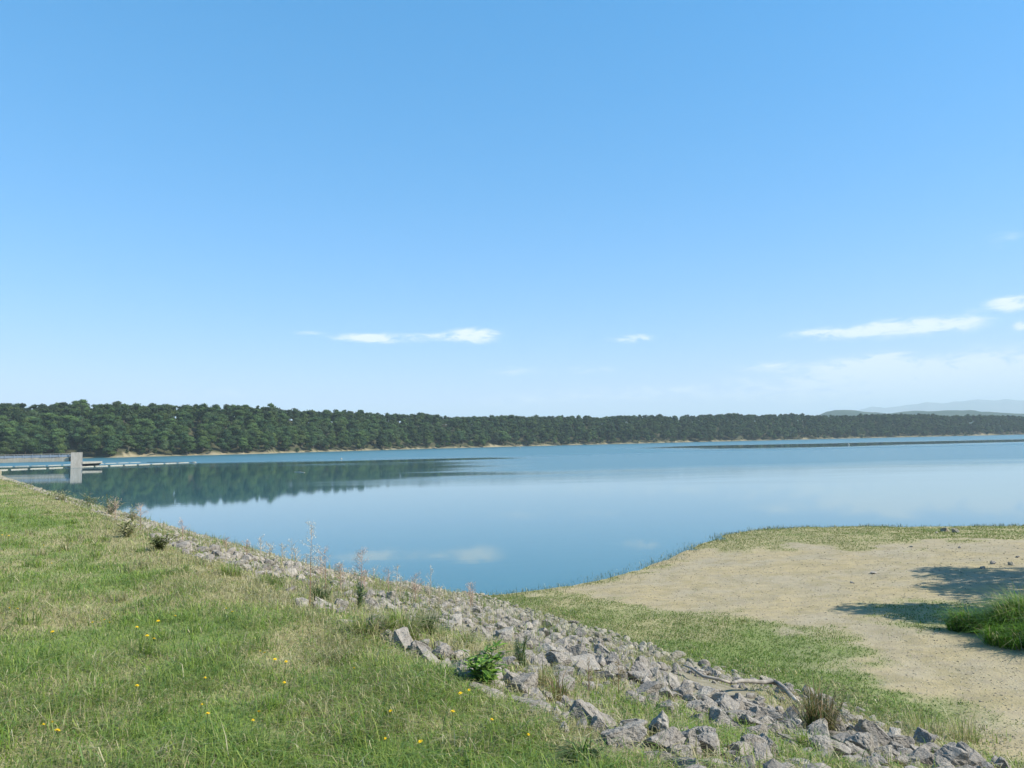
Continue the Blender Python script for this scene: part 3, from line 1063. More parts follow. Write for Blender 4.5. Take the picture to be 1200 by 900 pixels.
def appar(q):
    px, py = proj((q[0], q[1], q[2]))
    vis = -15 < px < 1215 and py < 905
    return q[3][0] / math.hypot(q[0], q[1]) * (1 if vis else 0) + q[8] * 10


def zone_label(px, py, tan, s):
    size = 'large' if s > .3 else 'fist-sized' if s < .14 else 'medium'
    tone = 'tan' if tan else 'grey'
    if py > 840 and px > 900: return f'{size} {tone} angular rock at the lower right end of the riprap'
    if py > 815: return f'{size} {tone} angular rock among grass near the bottom edge'
    if px > 780: return f'{size} {tone} angular rock by the driftwood branch'
    if px > 610: return f'{size} {tone} angular rock in the main heap beside the green flat'
    if px > 500: return f'{size} {tone} angular rock around the leafy green bush'
    if py < 700: return f'{size} {tone} riprap rock along the water edge at left'
    return f'{size} {tone} riprap rock between the dam grass and the lake'


rock_list.sort(key=appar, reverse=True)
rest = []
for n, q in enumerate(rock_list):
    x, y, z, sv, yaw, i, tan, lab, pr = q
    tilt = (rnd.uniform(-.16, .16), rnd.uniform(-.16, .16)) if pr else (rnd.uniform(-.5, .5), rnd.uniform(-.5, .5))
    e = Euler((tilt[0], tilt[1], yaw))
    if n < 290:
        o = link('rock', (RMT if tan else RM)[i]); o.location = (x, y, z); o.scale = sv; o.rotation_euler = e
        px, py = proj((x, y, z))
        if lab: tag(o, lab, 'rock', 'rocks of the riprap')
        else:
            l = zone_label(px, py, tan, sv[0])
            tag(o, l, 'rock', l.replace('angular rock', 'rocks').replace('riprap rock', 'riprap rocks'))
    else: rest.append((x, y, z, sv, e, i, tan))
MV = [ico(2)]
SM = []
for k in range(8):
    g = np.random.default_rng(700 + k); v = ICO2[0].copy()
    for _ in range(12):
        nn = g.normal(size=3); nn /= np.linalg.norm(nn); v = v - np.outer(np.maximum(v @ nn - g.uniform(.5, .85), 0), nn)
    v *= np.array([1, .85, .65]); SM.append(v / np.ptp(v[:, 0]))
VV, LL, CC, MI = [], [], [], []; n = 0
for (x, y, z, sv, e, i, tan) in rest:
    v = SM[i % 8] * np.array(sv); v = v @ np.array(e.to_matrix()).T + np.array((x, y, z))
    VV.append(v); LL.append(ICO2[1] + n); n += len(v); MI.append(np.full(len(ICO2[1]), tan))
    CC.append(np.full((len(v), 3), rnd.uniform(.72, 1.18)))
lf = np.concatenate(LL)
me = mesh_np('riprap_rubble', np.concatenate(VV), lf.ravel(), np.full(len(lf), 3), [M_rock, M_rocktan], np.concatenate(CC), np.concatenate(MI))
tag(link('riprap_rubble', me), 'smaller broken stones filling the riprap slope between the larger rocks', 'rubble', kind='stuff')
print('rocks', len(rock_list))

# lone stones on the beach
BST = [(1109, 623, 8, 5, 'white stone at the water edge on the right'), (1121, 624, 7, 4, 'dark stone beside the white stone at the water edge'), (1098, 625, 3, 2, 'small dark pebble left of the white stone at the water edge'),
       (1024, 672, 5, 3, 'single dark stone out on the bare gravel'), (998, 683, 3, 2, 'small dark stone on the gravel below the single stone'), (1164, 661, 4, 3, 'dark stone just above the tree shadow'), (1152, 666, 5, 2, 'flat dark stone touching the upper edge of the tree shadow'),
       (1186, 662, 5, 3, 'pale stone near the right edge above the shadow'), (1192, 653, 4, 2, 'small grey stone at the right edge of the beach'), (1068, 641, 3, 2, 'pale pebble on the thin grass of the point'), (1125, 642, 3, 2, 'dark pebble between thin grass and gravel')]
for k, (px, py, w, h, lab) in enumerate(BST):
    q = hit(px, py); kk = np.linalg.norm(q - CAMPOS) / F * 1.35
    o = link('stone', (RMT if 'white' in lab or 'pale' in lab else RM)[k % 6]); o.location = (q[0], q[1], q[2] + .2 * h * kk)
    o.scale = (w * kk, w * kk * .9, max(h, w * .6) * kk * 1.2); o.rotation_euler = (0, 0, rnd.uniform(0, 6))
    tag(o, lab, 'stone')


# pebbles and litter on the gravel: nobody could count them
def build_pebbles():
    n = 42000
    r = np.exp(rng.uniform(math.log(6), math.log(36), n)); a = rng.uniform(R(0), R(40), n)
    x = r * np.sin(a); y = r * np.cos(a)
    dB = dB_(x, y); dW = dW_(x, y)
    s, g = covers(x, y, dB, dW)
    k = (rng.random(n) < s * .6) & (dW > .1)
    x, y, r = x[k], y[k], r[k]; z = near_z(x, y)
    V, L, C = [], [], []; c = 0
    bv, bf = ICO1
    for i in range(len(x)):
        sz = (.005 + .013 * rnd.random() ** 3) * max(1, r[i] / 12) ** .6
        v = bv * (1 + (rng.random((len(bv), 1)) - .5) * .5) * np.array([sz, sz * rnd.uniform(.7, 1.3), sz * .55]) + (x[i], y[i], z[i] + sz * .15)
        V.append(v); L.append(bf + c); c += len(v)
        t = rnd.random()
        C.append(np.tile(np.array((1.15, 1.1, 1.0)) * (.7 + .6 * t), (len(v), 1)))
    lf = np.concatenate(L)
    me = mesh_np('gravel', np.concatenate(V), lf.ravel(), np.full(len(lf), 3), [M_rocktan], np.concatenate(C))
    tag(link('gravel', me), 'fine pebbles strewn over the bare tan gravel beach', 'gravel', kind='stuff')


build_pebbles()

# ------------------------------------------------------------------ grass
PAL_G = np.array([(.155, .245, .034), (.21, .29, .048), (.13, .225, .05), (.255, .31, .07), (.17, .245, .065)])
PAL_D = np.array([(.40, .36, .18), (.34, .32, .14), (.46, .42, .25), (.28, .285, .11), (.33, .29, .15)])


def blades(x, y, z, h, w, green, lean=.5, bend=.5, pal_g=PAL_G, pal_d=PAL_D, heading=None):
    n = len(x)
    a = rng.uniform(0, 2 * math.pi, n) if heading is None else heading
    u = np.stack([np.cos(a), np.sin(a), np.zeros(n)], 1)
    sd = np.stack([-np.sin(a + rng.normal(0, .6, n)), np.cos(a), np.zeros(n)], 1)
    sd /= np.linalg.norm(sd, axis=1)[:, None]
    ln = (np.abs(rng.normal(0, 1, n)) * lean)[:, None]
    bn = (rng.random(n) * bend)[:, None]
    p0 = np.stack([x, y, z - .01], 1)
    hh = h[:, None]; up = np.array([0, 0, 1.0])
    p1 = p0 + (up * .58 + u * ln * .45) * hh
    p2 = p0 + (up * (1.0 - .55 * bn - .22 * np.minimum(ln, 1.4)) + u * (ln * .95 + bn * .75)) * hh
    ww = w[:, None] * .5
    V = np.stack([p0 - sd * ww, p0 + sd * ww, p1 + sd * ww * .85, p1 - sd * ww * .85, p2], 1).reshape(-1, 3)
    i = np.arange(n)[:, None] * 5
    q = np.concatenate([i + [0, 1, 2, 3], i + [3, 2, 4]], 1)
    loops = q.ravel(); tot = np.tile([4, 3], n)
    isg = rng.random(n) < green
    c = np.where(isg[:, None], pal_g[rng.integers(0, len(pal_g), n)], pal_d[rng.integers(0, len(pal_d), n)]) * rng.uniform(.75, 1.2, (n, 1))
    return V, loops, tot, np.repeat(c, 5, 0)


def grass_obj(name, V, loops, tot, C, label, cat='grass'):
    me = mesh_np(name, V, loops, tot, [M_grass], C)
    return tag(link(name, me), label, cat, kind='stuff')


def sample_polar(n, r0, r1, a0, a1, p):
    """n points in a sector, density falling with distance as r**-p"""
    u = rng.random(n); e = 2 - p
    r = (r0 ** e + u * (r1 ** e - r0 ** e)) ** (1 / e) if abs(e) > 1e-6 else r0 * (r1 / r0) ** u
    a = rng.uniform(a0, a1, n)
    return r * np.sin(a), r * np.cos(a), r


def build_grass():
    # dam slope
    x, y, r = sample_polar(1300000, 1.6, 75, R(-60), R(30), 1.5)
    dB = dB_(x, y)
    edge = .25 + (fbm(x * 1.3, y * 1.3, 41, 3) - .5) * 1.6
    k = (dB < edge)
    x, y, r, dB = x[k], y[k], r[k], dB[k]
    dW = dW_(x, y); z = near_z(x, y, dB, dW)
    s, g = covers(x, y, dB, dW)
    tuft = fbm(x * 2.2, y * 2.2, 43, 3)
    h = (.028 + .072 * rng.random(len(x)) ** 1.5) * (.5 + 1.0 * tuft) * (1 + .5 * g * (tuft > .5)) * (1 + .25 * sstep(-1.2, -.3, dB) - .5 * sstep(-.3, .3, dB))
    long_ = rng.random(len(x)) < .03
    h = np.where(long_, h * 1.7, h)
    w = (.0026 + .0032 * rng.random(len(x)) ** 1.5) * np.maximum(1, r / 5.0) ** .65
    V, l, t, C = blades(x, y, z, h, w, np.clip(g * 1.15 + .16, .10, .97), 1.15, 1.0)
    # taller tufts of coarser grass here and there
    nt_ = 420; cx, cy, cr_ = sample_polar(nt_, 2.2, 22, R(-45), R(20), 1.3)
    ok = (dB_(cx, cy) < -.35); cx, cy, cr_ = cx[ok], cy[ok], cr_[ok]
    nb = 46; tx = np.repeat(cx, nb) + rng.normal(0, .05, len(cx) * nb); ty = np.repeat(cy, nb) + rng.normal(0, .05, len(cx) * nb)
    th = (.07 + .11 * rng.random(len(tx))) * np.repeat(rng.uniform(.6, 1.25, len(cx)), nb); tg = np.repeat(np.where(rng.random(len(cx)) < .75, .95, .25), nb)
    V2, l2, t2, C2 = blades(tx, ty, near_z(tx, ty), th, (.0035 + .004 * rng.random(len(tx))) * np.maximum(1, np.hypot(tx, ty) / 6) ** .6, tg, .7, 1.0)
    V, l, t, C = np.concatenate([V, V2]), np.concatenate([l, l2 + len(V)]), np.concatenate([t, t2]), np.concatenate([C, C2 * .92])
    grass_obj('dam_grass', V, l, t, C, 'mown green and straw grass covering the near dam slope')
    print('dam grass', len(x))
    # the flat by the beach
    x, y, r = sample_polar(820000, 4.5, 60, R(-22), R(44), 1.4)
    dB = dB_(x, y); dW = dW_(x, y)
    L = np.clip(dB + dW, 4, 9.5)
    on = (.06 * dW > ZB * (1 - dB / L) - .12) & (dW > .05) & (dB > 2)
    x, y, r, dB, dW = x[on], y[on], r[on], dB[on], dW[on]
    s, g = covers(x, y, dB, dW)
    pr = np.clip(1 - s * .97, 0, 1) * (.62 + .38 * sstep(.30, .55, fbm(x * 1.1, y * 1.1, 45, 3) + .25 * g))
    k = rng.random(len(x)) < pr
    x, y, r, dB, dW, g, s = x[k], y[k], r[k], dB[k], dW[k], g[k], s[k]
    z = near_z(x, y, dB, dW)
    tuft = fbm(x * 2.0, y * 2.0, 47, 3)
    h = (.025 + .055 * rng.random(len(x)) ** 1.6) * (.6 + .8 * tuft) * (1 - .5 * s)
    w = (.004 + .0035 * rng.random(len(x))) * np.maximum(1, r / 6.0) ** .7
    V, l, t, C = blades(x, y, z, h, w, np.clip(g * 1.25 + .2, .14, .97), .9, 1.0)
    grass_obj('flat_grass', V, l, t, C * np.array([.64, .71, .52]), 'short patchy grass on the flat between riprap and gravel beach')
    print('flat grass', len(x))
    # sedge fringe at the water's edge
    n = 6000
    seg = np.array(W[13:-2]); d = np.concatenate([[0], np.cumsum(np.hypot(*np.diff(seg, axis=0).T))])
    u = rng.uniform(0, d[-1], n)
    x = np.interp(u, d, seg[:, 0]); y = np.interp(u, d, seg[:, 1])
    x = x + rng.normal(0, .35, n); y = y + rng.normal(-.1, .45, n)
    k = rng.random(n) < sstep(.36, .55, fbm(x * .6, y * .6, 48, 3) + .1)
    x, y = x[k], y[k]; z = np.maximum(near_z(x, y), -.12)
    r = np.hypot(x, y)
    h = .05 + .16 * rng.random(len(x)) ** 2; w = np.full(len(x), .010) * np.maximum(1, r / 24)
    dark = np.array([(.09, .11, .045), (.13, .14, .06), (.08, .105, .05)])
    V, l, t, C = blades(x, y, z, h, w, np.full(len(x), .72), .5, .7, dark)
    grass_obj('sedge_fringe', V, l, t, C, 'thin dark sedge fringe standing along the water edge of the flat', 'sedge')
    # grass growing among the rocks
    x, y, r = sample_polar(420000, 3, 60, R(-46), R(35), 1.5)
    dB = dB_(x, y); dW = dW_(x, y)
    L = np.clip(dB + dW, 4, 9.5)
    on = (ZB * (1 - dB / L) > .06 * dW - .25) & (dB > -.1) & (dW > .2)
    x, y, r, dB, dW = x[on], y[on], r[on], dB[on], dW[on]
    dens = np.clip(1.05 - rock_density(x, y) * 1.10, .05, 1) * sstep(.34, .52, fbm(x * .9, y * .9, 63, 3) + .22 * sstep(4, 0, dB) + .12 * sstep(9, 6, y))
    dens = dens * (.75 + .35 * sstep(10, 8, y) + .5 * sstep(2.4, .3, dB))
    k = rng.random(len(x)) < dens
    x, y, r, dB, dW = x[k], y[k], r[k], dB[k], dW[k]
    z = near_z(x, y, dB, dW)
    n = fbm(x * .7, y * .7, 65, 3)
    g = np.clip(.42 + (n - .5) * 1.5 - .25 * sstep(1.5, 0, dB) - .15 * sstep(9, 14, y), .05, .95)
    h = (.04 + .11 * rng.random(len(x)) ** 1.9) * (.5 + .9 * fbm(x * 2, y * 2, 66, 2))
    w = (.0045 + .0035 * rng.random(len(x))) * np.maximum(1, r / 5.5) ** .8
    V, l, t, C = blades(x, y, z, h, w, g, .8, 1.0)
    # straw coloured sprigs and dry tussocks between the stones
    m_ = 2000
    cx, cy, cr_ = sample_polar(m_, 7, 62, R(-46), R(12), .9)
    b_, w_ = dB_(cx, cy), dW_(cx, cy)
    ok = (b_ > -.2) & (w_ > .6) & (ZB * (1 - b_ / np.clip(b_ + w_, 4, 9.5)) > .06 * w_) & (rng.random(m_) < .25 + .75 * sstep(.42, .6, fbm(cx * .5, cy * .5, 69, 3)))
    cx, cy = cx[ok], cy[ok]; nb = 26
    sp_ = np.repeat(rng.uniform(.05, .22, len(cx)), nb)
    tx = np.repeat(cx, nb) + rng.normal(0, 1, len(cx) * nb) * sp_; ty = np.repeat(cy, nb) + rng.normal(0, 1, len(cx) * nb) * sp_
    th = (.08 + .32 * rng.random(len(tx)) ** 1.6) * np.repeat(rng.uniform(.5, 1.2, len(cx)), nb)
    tg = np.repeat(np.where(rng.random(len(cx)) < .45, .75, .1), nb)
    V2, l2, t2, C2 = blades(tx, ty, near_z(tx, ty), th, .0045 * np.maximum(1, np.hypot(tx, ty) / 7) ** .75, tg, .6, .9)
    V, l, t, C = np.concatenate([V, V2]), np.concatenate([l, l2 + len(V)]), np.concatenate([t, t2]), np.concatenate([C, C2 * .9])
    grass_obj('riprap_grass', V, l, t, C, 'green and straw grass growing between the riprap rocks')
    print('riprap grass', len(x))


build_grass()

# ------------------------------------------------------------------ single plants
def grass_tuft(px, py, hpx, wpx, n, green, label, name='grass_tuft', cat='grass tuft', dry=PAL_D, gp=PAL_G, bw=.006, lean=.55, bend=.9):
    q = hit(px, py); k = np.linalg.norm(q - CAMPOS) / F
    rad = wpx * k * .5; hh = hpx * k
    a = rng.uniform(0, 6.283, n); rr = rad * .45 * np.sqrt(rng.random(n))
    x = q[0] + rr * np.cos(a); y = q[1] + rr * np.sin(a)
    z = near_z(x, y)
    h = hh * (.30 + .80 * rng.random(n) ** 1.3)
    V, l, t, C = blades(x - q[0], y - q[1], z - q[2], h, np.full(n, bw), np.full(n, green), lean, bend, gp, dry, a + rng.normal(0, .7, n))
    o = link(name, mesh_np(name, V, l, t, [M_grass], C)); o.location = q
    return tag(o, label, cat)


BROWN = np.array([(.26, .19, .10), (.20, .14, .07), (.32, .26, .13), (.17, .15, .06)])
DKG = np.array([(.05, .09, .02), (.07, .11, .03), (.10, .13, .04)])
grass_tuft(960, 858, 62, 46, 420, .35, 'tall brownish grass tuft growing behind the upright pale rock', dry=BROWN, gp=DKG, bw=.007)
grass_tuft(683, 900, 34, 36, 240, .95, 'dark green broad bladed tuft at the bottom edge', gp=DKG, bw=.012, bend=.9)
grass_tuft(640, 805, 34, 40, 160, .2, 'thin straw stalks between the two bands of rock', lean=.4)
grass_tuft(655, 822, 40, 30, 120, .3, 'reddish stalks beside the grey blocks in the middle of the riprap', dry=BROWN)
grass_tuft(470, 748, 46, 60, 520, .45, 'straw and green grass tuft at the inner edge of the riprap')
grass_tuft(430, 745, 36, 60, 380, .35, 'pale straw tuft left of the green and straw tuft')
grass_tuft(498, 745, 40, 34, 300, .75, 'yellow green tuft leaning over the grey rubble', gp=DKG)
grass_tuft(545, 760, 30, 26, 160, .4, 'small straw tuft behind the leafy bush')
grass_tuft(318, 688, 20, 52, 300, .7, 'bright green tuft on the riprap left of the tall dry weed')
grass_tuft(270, 674, 20, 46, 260, .65, 'blue green tuft low on the riprap at left')
grass_tuft(375, 705, 24, 30, 260, .9, 'green tuft at the foot of the tall dry weed', gp=DKG)
grass_tuft(820, 868, 26, 60, 420, .8, 'yellow green tuft between the bottom boulders')
grass_tuft(950, 880, 26, 50, 420, .8, 'green tuft below the upright pale rock')
grass_tuft(1085, 862, 34, 60, 160, .3, 'sparse straw stalks on the green strip at lower right', lean=.6)
grass_tuft(1130, 868, 36, 50, 110, .2, 'sparse straw stalks beside the gravel at lower right', lean=.6)


def leafy_bush(px, py, hpx, wpx, nst, nlf, label, cols, ll=.10, lw=.032):
    q = hit(px, py); k = np.linalg.norm(q - CAMPOS) / F
    hh = hpx * k; ww = wpx * k * .5
    root = tag(empty('leafy_bush', q), label, 'bush')
    ms = MB(); ml = MB()
    for s in range(nst):
        a = rnd.uniform(0, 6.28); rad = ww * rnd.uniform(.2, 1.0)
        tip = np.array([math.cos(a) * rad, math.sin(a) * rad, hh * rnd.uniform(.55, 1.0) * (1.1 - .35 * rad / ww)])
        mid = tip * np.array([.4, .4, .6])
        pts = [np.array([math.cos(a) * .03, math.sin(a) * .03, -.03]), mid, tip]
        ms.tube(pts, [.006, .004, .002], 4, (.10, .13, .04))
        for j in range(nlf):
            t = .25 + .78 * j / nlf
            p = pts[0] * (1 - t) ** 2 + 2 * pts[1] * t * (1 - t) + pts[2] * t * t
            b = rnd.uniform(0, 6.28)
            d = np.array([math.cos(b), math.sin(b), rnd.uniform(-.25, .75)])
            ml.leaf(p, d, (0, 0, 1), ll * rnd.uniform(.6, 1.15), lw * rnd.uniform(.7, 1.2), np.array(rnd.choice(cols)) * rnd.uniform(.8, 1.2), rnd.uniform(.1, .3))
    ms.build('stem', M_bark, root); ml.build('foliage', M_leaf, root)


BRG = [(.10, .20, .025), (.14, .25, .035), (.08, .16, .03), (.17, .26, .05)]
leafy_bush(568, 806, 50, 52, 18, 12, 'bright green leafy bush growing from dark rubble in the riprap', BRG)
GRY = [(.05, .10, .05), (.07, .12, .06), (.04, .085, .045)]
leafy_bush(612, 784, 40, 24, 14, 26, 'dark feathery green plant in front of the pale rock heap', GRY, .045, .007)
leafy_bush(421, 716, 34, 22, 12, 24, 'grey green upright weed on the riprap by the dry seedheads', GRY, .06, .014)
OLV = [(.22, .23, .10), (.29, .27, .14), (.17, .19, .07), (.33, .29, .18)]
leafy_bush(102, 596, 17, 30, 13, 15, 'olive shrub at the water edge far along the dam', OLV, .16, .035)
leafy_bush(128, 604, 21, 28, 13, 15, 'tallest olive shrub in front of the wood reflection', OLV, .16, .032)
leafy_bush(155, 612, 17, 28, 12, 13, 'olive shrub right of the tallest one on the dam', OLV, .15, .03)
leafy_bush(75, 588, 12, 24, 10, 12, 'low olive shrub nearest the tower along the dam', OLV, .18, .035)
leafy_bush(187, 646, 20, 40, 16, 14, 'low yellow green bush on the inner riprap at left', [(.13, .15, .04), (.16, .15, .06), (.10, .13, .035)], .10, .03)
leafy_bush(150, 630, 18, 34, 14, 14, 'low dull green bush on the inner riprap further along the dam', OLV, .12, .04)


def dry_weed(px, py, hpx, wpx, label, nbr=16, red=0.0, seeds=10, tone=(.40, .33, .22)):
    q = hit(px, py); k = np.linalg.norm(q - CAMPOS) / F
    hh = hpx * k; ww = wpx * k * .5
    root = tag(empty('dry_weed', q), label, 'dry weed')
    ms = MB(); mh = MB()
    st = np.array((.24, .12, .06)) * red + np.array(tone) * .7 * (1 - red)
    th = max(.0035, .45 * k)
    bend = np.array([rnd.uniform(-.06, .06), rnd.uniform(-.06, .06), 0]) * hh
    main = [np.array([0, 0, -.03]), bend * .4 + np.array([0, 0, hh * .5]), bend + np.array([0, 0, hh])]
    ms.tube(main, [th, th * .7, th * .3], 4, st)
    for j in range(nbr):
        t = .28 + .7 * j / nbr
        p = main[0] * (1 - t) ** 2 + 2 * main[1] * t * (1 - t) + main[2] * t * t
        a = rnd.uniform(0, 6.28); ln = ww * (1.15 - .75 * t) * rnd.uniform(.6, 1.1)
        e = p + np.array([math.cos(a) * ln, math.sin(a) * ln, ln * rnd.uniform(.5, 1.1)])
        ms.tube([p, (p + e) / 2 + np.array([0, 0, -.05 * ln]), e], [th * .45, th * .35, th * .2], 3, tone)
        for s in range(seeds * 3):
            u = rnd.uniform(.25, 1.05); c = p + (e - p) * u + np.array([rnd.gauss(0, .10), rnd.gauss(0, .10), rnd.gauss(0, .10)]) * ww
            d = np.array([rnd.gauss(0, 1), rnd.gauss(0, 1), rnd.gauss(.6, 1)])
            mh.leaf(c, d, (0, .3, 1), max(.014, 1.0 * k) * rnd.uniform(.8, 1.7), max(.007, .45 * k), np.array(tone) * rnd.uniform(.8, 1.5), .1)
    ms.build('stem', M_dry, root); mh.build('foliage', M_dry, root)


PALE = (.50, .44, .34); PINK = (.42, .31, .24)
dry_weed(363, 712, 92, 34, 'tall dry weed with red stem and pale seedhead rising above the waterline', 18, .9, 9, PALE)
dry_weed(342, 690, 54, 22, 'thin pale weed left of the tall red stemmed one', 10, 0, 6, PALE)
dry_weed(382, 690, 42, 34, 'bushy brownish dry weed right of the tall red stemmed one', 16, .3, 12, PINK)
dry_weed(400, 694, 30, 26, 'low brownish dry weed beside the bushy one', 14, .3, 10, PINK)
dry_weed(423, 698, 50, 30, 'broad dry seedhead above the grey green weed', 20, .2, 14, PINK)
dry_weed(464, 706, 42, 18, 'slim pale seedhead standing over the riprap', 12, .1, 8, PALE)
dry_weed(487, 706, 30, 26, 'reddish dry weed just left of the pointed stone', 16, .4, 10, PINK)
dry_weed(505, 700, 36, 16, 'wispy pale weed rising behind the pointed stone', 9, 0, 5, PALE)
dry_weed(551, 712, 28, 22, 'dry weed at the corner where riprap meets the flat grass', 12, .3, 8, PINK)
dry_weed(515, 708, 20, 16, 'short wispy weed right of the pointed stone', 8, .2, 5, PALE)
dry_weed(165, 622, 26, 26, 'dry twiggy weed on the dam beside the olive shrubs', 14, .2, 8, PINK)
dry_weed(135, 612, 20, 24, 'dry twiggy weed among the olive shrubs', 12, .2, 8, PINK)
dry_weed(214, 634, 22, 16, 'thin dry weed alone against the lake at left', 10, .2, 6, PINK)
dry_weed(265, 646, 14, 16, 'very short dry weed at the water edge left of centre', 9, .3, 5, PINK)
dry_weed(690, 812, 38, 14, 'thin dark stalk in the grass between the rock bands', 8, .7, 4, (.22, .17, .09))
dry_weed(725, 820, 40, 18, 'dark dry stalk with seedheads beside the heap', 10, .7, 6, (.20, .16, .08))
dry_weed(733, 552 + 250, 36, 10, 'single straight straw stalk behind the dark dry stalk', 6, .1, 3, PALE)


for k in range(18):
    wx_ = 285 + k * 15.5 + rnd.uniform(-5, 5)
    wy_ = np.interp(wx_, [260, 360, 412, 475, 512, 560], [640, 666, 683, 699, 706, 712]) + rnd.uniform(0, 9)
    dry_weed(wx_, wy_, rnd.uniform(14, 27), rnd.uniform(14, 26), 'short bushy tan weed in the dry fringe along the water edge of the riprap', 13, rnd.uniform(0, .35), 7, rnd.choice((PALE, PINK, (.44, .38, .27))))
for o in bpy.data.objects:
    if o.get('label', '').startswith('short bushy tan weed'): o['group'] = 'dry weeds of the water edge fringe'


# lush clump at the right edge
def lush_clump():
    hq = hit(1195, 772); c0 = np.array([hq[0] + 2.25, hq[1] + .95]); n = 20000
    a = rng.uniform(0, 6.283, n); rr = np.sqrt(rng.random(n))
    x = c0[0] + 2.0 * rr * np.cos(a); y = c0[1] + 1.75 * rr * np.sin(a)
    x = x + (vnoise(a * 2.4, a * 0, 3) - .5) * .9; y = y + (vnoise(a * 2.4, a * 0 + 9, 5) - .5) * .7
    z = near_z(x, y)
    h = (.34 + .46 * rng.random(n)) * (1.12 - .5 * rr ** 3) * (.45 + 1.1 * fbm(x * 2.2, y * 2.2, 83, 3))
    w = .007 + .009 * rng.random(n)
    pg = np.array([(.095, .20, .014), (.13, .25, .024), (.07, .16, .014), (.16, .28, .034)])
    V, l, t, C = blades(x, y, z, h, w, np.full(n, .90), .5, 1.0, pg, PAL_D, a + rng.normal(0, .9, n))
    root = tag(empty('grass_clump', (c0[0], c0[1], gz(*c0))), 'lush bright green clump of tall grass at the right edge beside the tree shadow', 'grass clump')
    me = mesh_np('blades', V - np.array([c0[0], c0[1], gz(*c0)]), l, t, [M_grass], C)
    link('blades', me, root)
    n2 = 700
    a = rng.uniform(0, 6.283, n2); rr = np.sqrt(rng.random(n2))
    x = c0[0] + 1.5 * rr * np.cos(a); y = c0[1] + .4 + 1.3 * rr * np.sin(a); z = near_z(x, y)
    V, l, t, C = blades(x, y, z, .75 + .35 * rng.random(n2), np.full(n2, .006), np.full(n2, .05), .3, .7)
    link('dry_stalks', mesh_np('dry_stalks', V - np.array([c0[0], c0[1], gz(*c0)]), l, t, [M_grass], C), root)


lush_clump()

# yellow flowers in the dam grass
FL = [(160, 826 - 0), (50, 877), (60, 872), (66, 886), (205, 737), (185, 742), (160, 751), (122, 743), (128, 746), (108, 744), (172, 763), (180, 766), (61, 756), (265, 727), (272, 732), (240, 815), (236, 855), (243, 864), (296, 872), (305, 784), (322, 791), (310, 787), (335, 796), (333, 822), (415, 802), (303, 863), (458, 857), (540, 838), (550, 834), (531, 864), (452, 898), (493, 899), (577, 875), (10, 727), (20, 730), (2, 633), (10, 634), (60, 668), (51, 645), (620, 889)]
mf = MB()
for k in range(9):
    a = k * 2 * math.pi / 9
    mf.leaf((0, 0, 0), (math.cos(a), math.sin(a), .25), (0, 0, 1), .017, .012, (.80, .58, .02), .05)
    a += .3
    mf.leaf((0, 0, .003), (math.cos(a), math.sin(a), .6), (0, 0, 1), .011, .009, (.75, .48, .015), .05)
fme = mf.mesh('flower_head', [M_petal])
ms = MB(); ms.tube([(0, 0, -.14), (.006, .003, -.06), (0, 0, 0)], [.0022, .002, .002], 4, (.09, .14, .04)); sme = ms.mesh('stem', [M_leaf])
for n, (px, py) in enumerate(FL):
    q = hit(px, py + 5)
    root = empty('yellow_flower', (q[0], q[1], q[2] + .125 + rnd.uniform(0, .03)), rnd.uniform(0, 6))
    s = rnd.uniform(.5, 1.0) * max(1, math.hypot(q[0], q[1]) / 6.0) ** .3
    root.scale = (s, s, 1); root.rotation_euler = (rnd.uniform(-.3, .3), rnd.uniform(-.3, .3), rnd.uniform(0, 6))
    link('flower_head', fme, root); link('stem', sme, root)
    tag(root, 'small yellow flower open in the mown grass of the dam slope', 'flower', 'yellow flowers in the dam grass')

# driftwood
def driftwood():
    root = None
    pts = [(801, 789), (812, 796), (825, 804), (842, 809), (858, 812)]
    a = [hit(*q) + np.array([0, 0, .11 + .02 * (i % 2)]) for i, q in enumerate(pts)]
    m = MB(); m.tube(a, [.010, .016, .019, .019, .015], 8, (.25, .225, .19))
    o = m.build('driftwood', M_bark, smooth=True); tag(o, 'thin straight pale driftwood branch lying against the rocks', 'driftwood')
    pts = [(858, 815), (868, 812), (880, 811.5), (893, 812.5), (905, 811), (913, 814), (921, 821), (929, 826), (937, 828)]
    a = [hit(*q) + np.array([0, 0, .14 if i < 7 else .09]) for i, q in enumerate(pts)]
    m = MB(); m.tube(a, [.014, .023, .026, .028, .034, .033, .031, .032, .022], 9, (.21, .19, .16))
    m.tube([a[7], a[7] + np.array([.05, -.05, -.04]), a[7] + np.array([.07, -.12, -.08])], [.03, .02, .01], 6, (.40, .36, .3))
    o = m.build('driftwood', M_bark, smooth=True); tag(o, 'thick bent grey driftwood branch at the edge of the green flat', 'driftwood')


driftwood()

# ------------------------------------------------------------------ sun direction, tree out of frame whose shadow falls on the beach
SUN_AZ, SUN_EL = 104.0, 43.0
sd = np.array([math.sin(R(SUN_AZ)) * math.cos(R(SUN_EL)), math.cos(R(SUN_AZ)) * math.cos(R(SUN_EL)), math.sin(R(SUN_EL))])


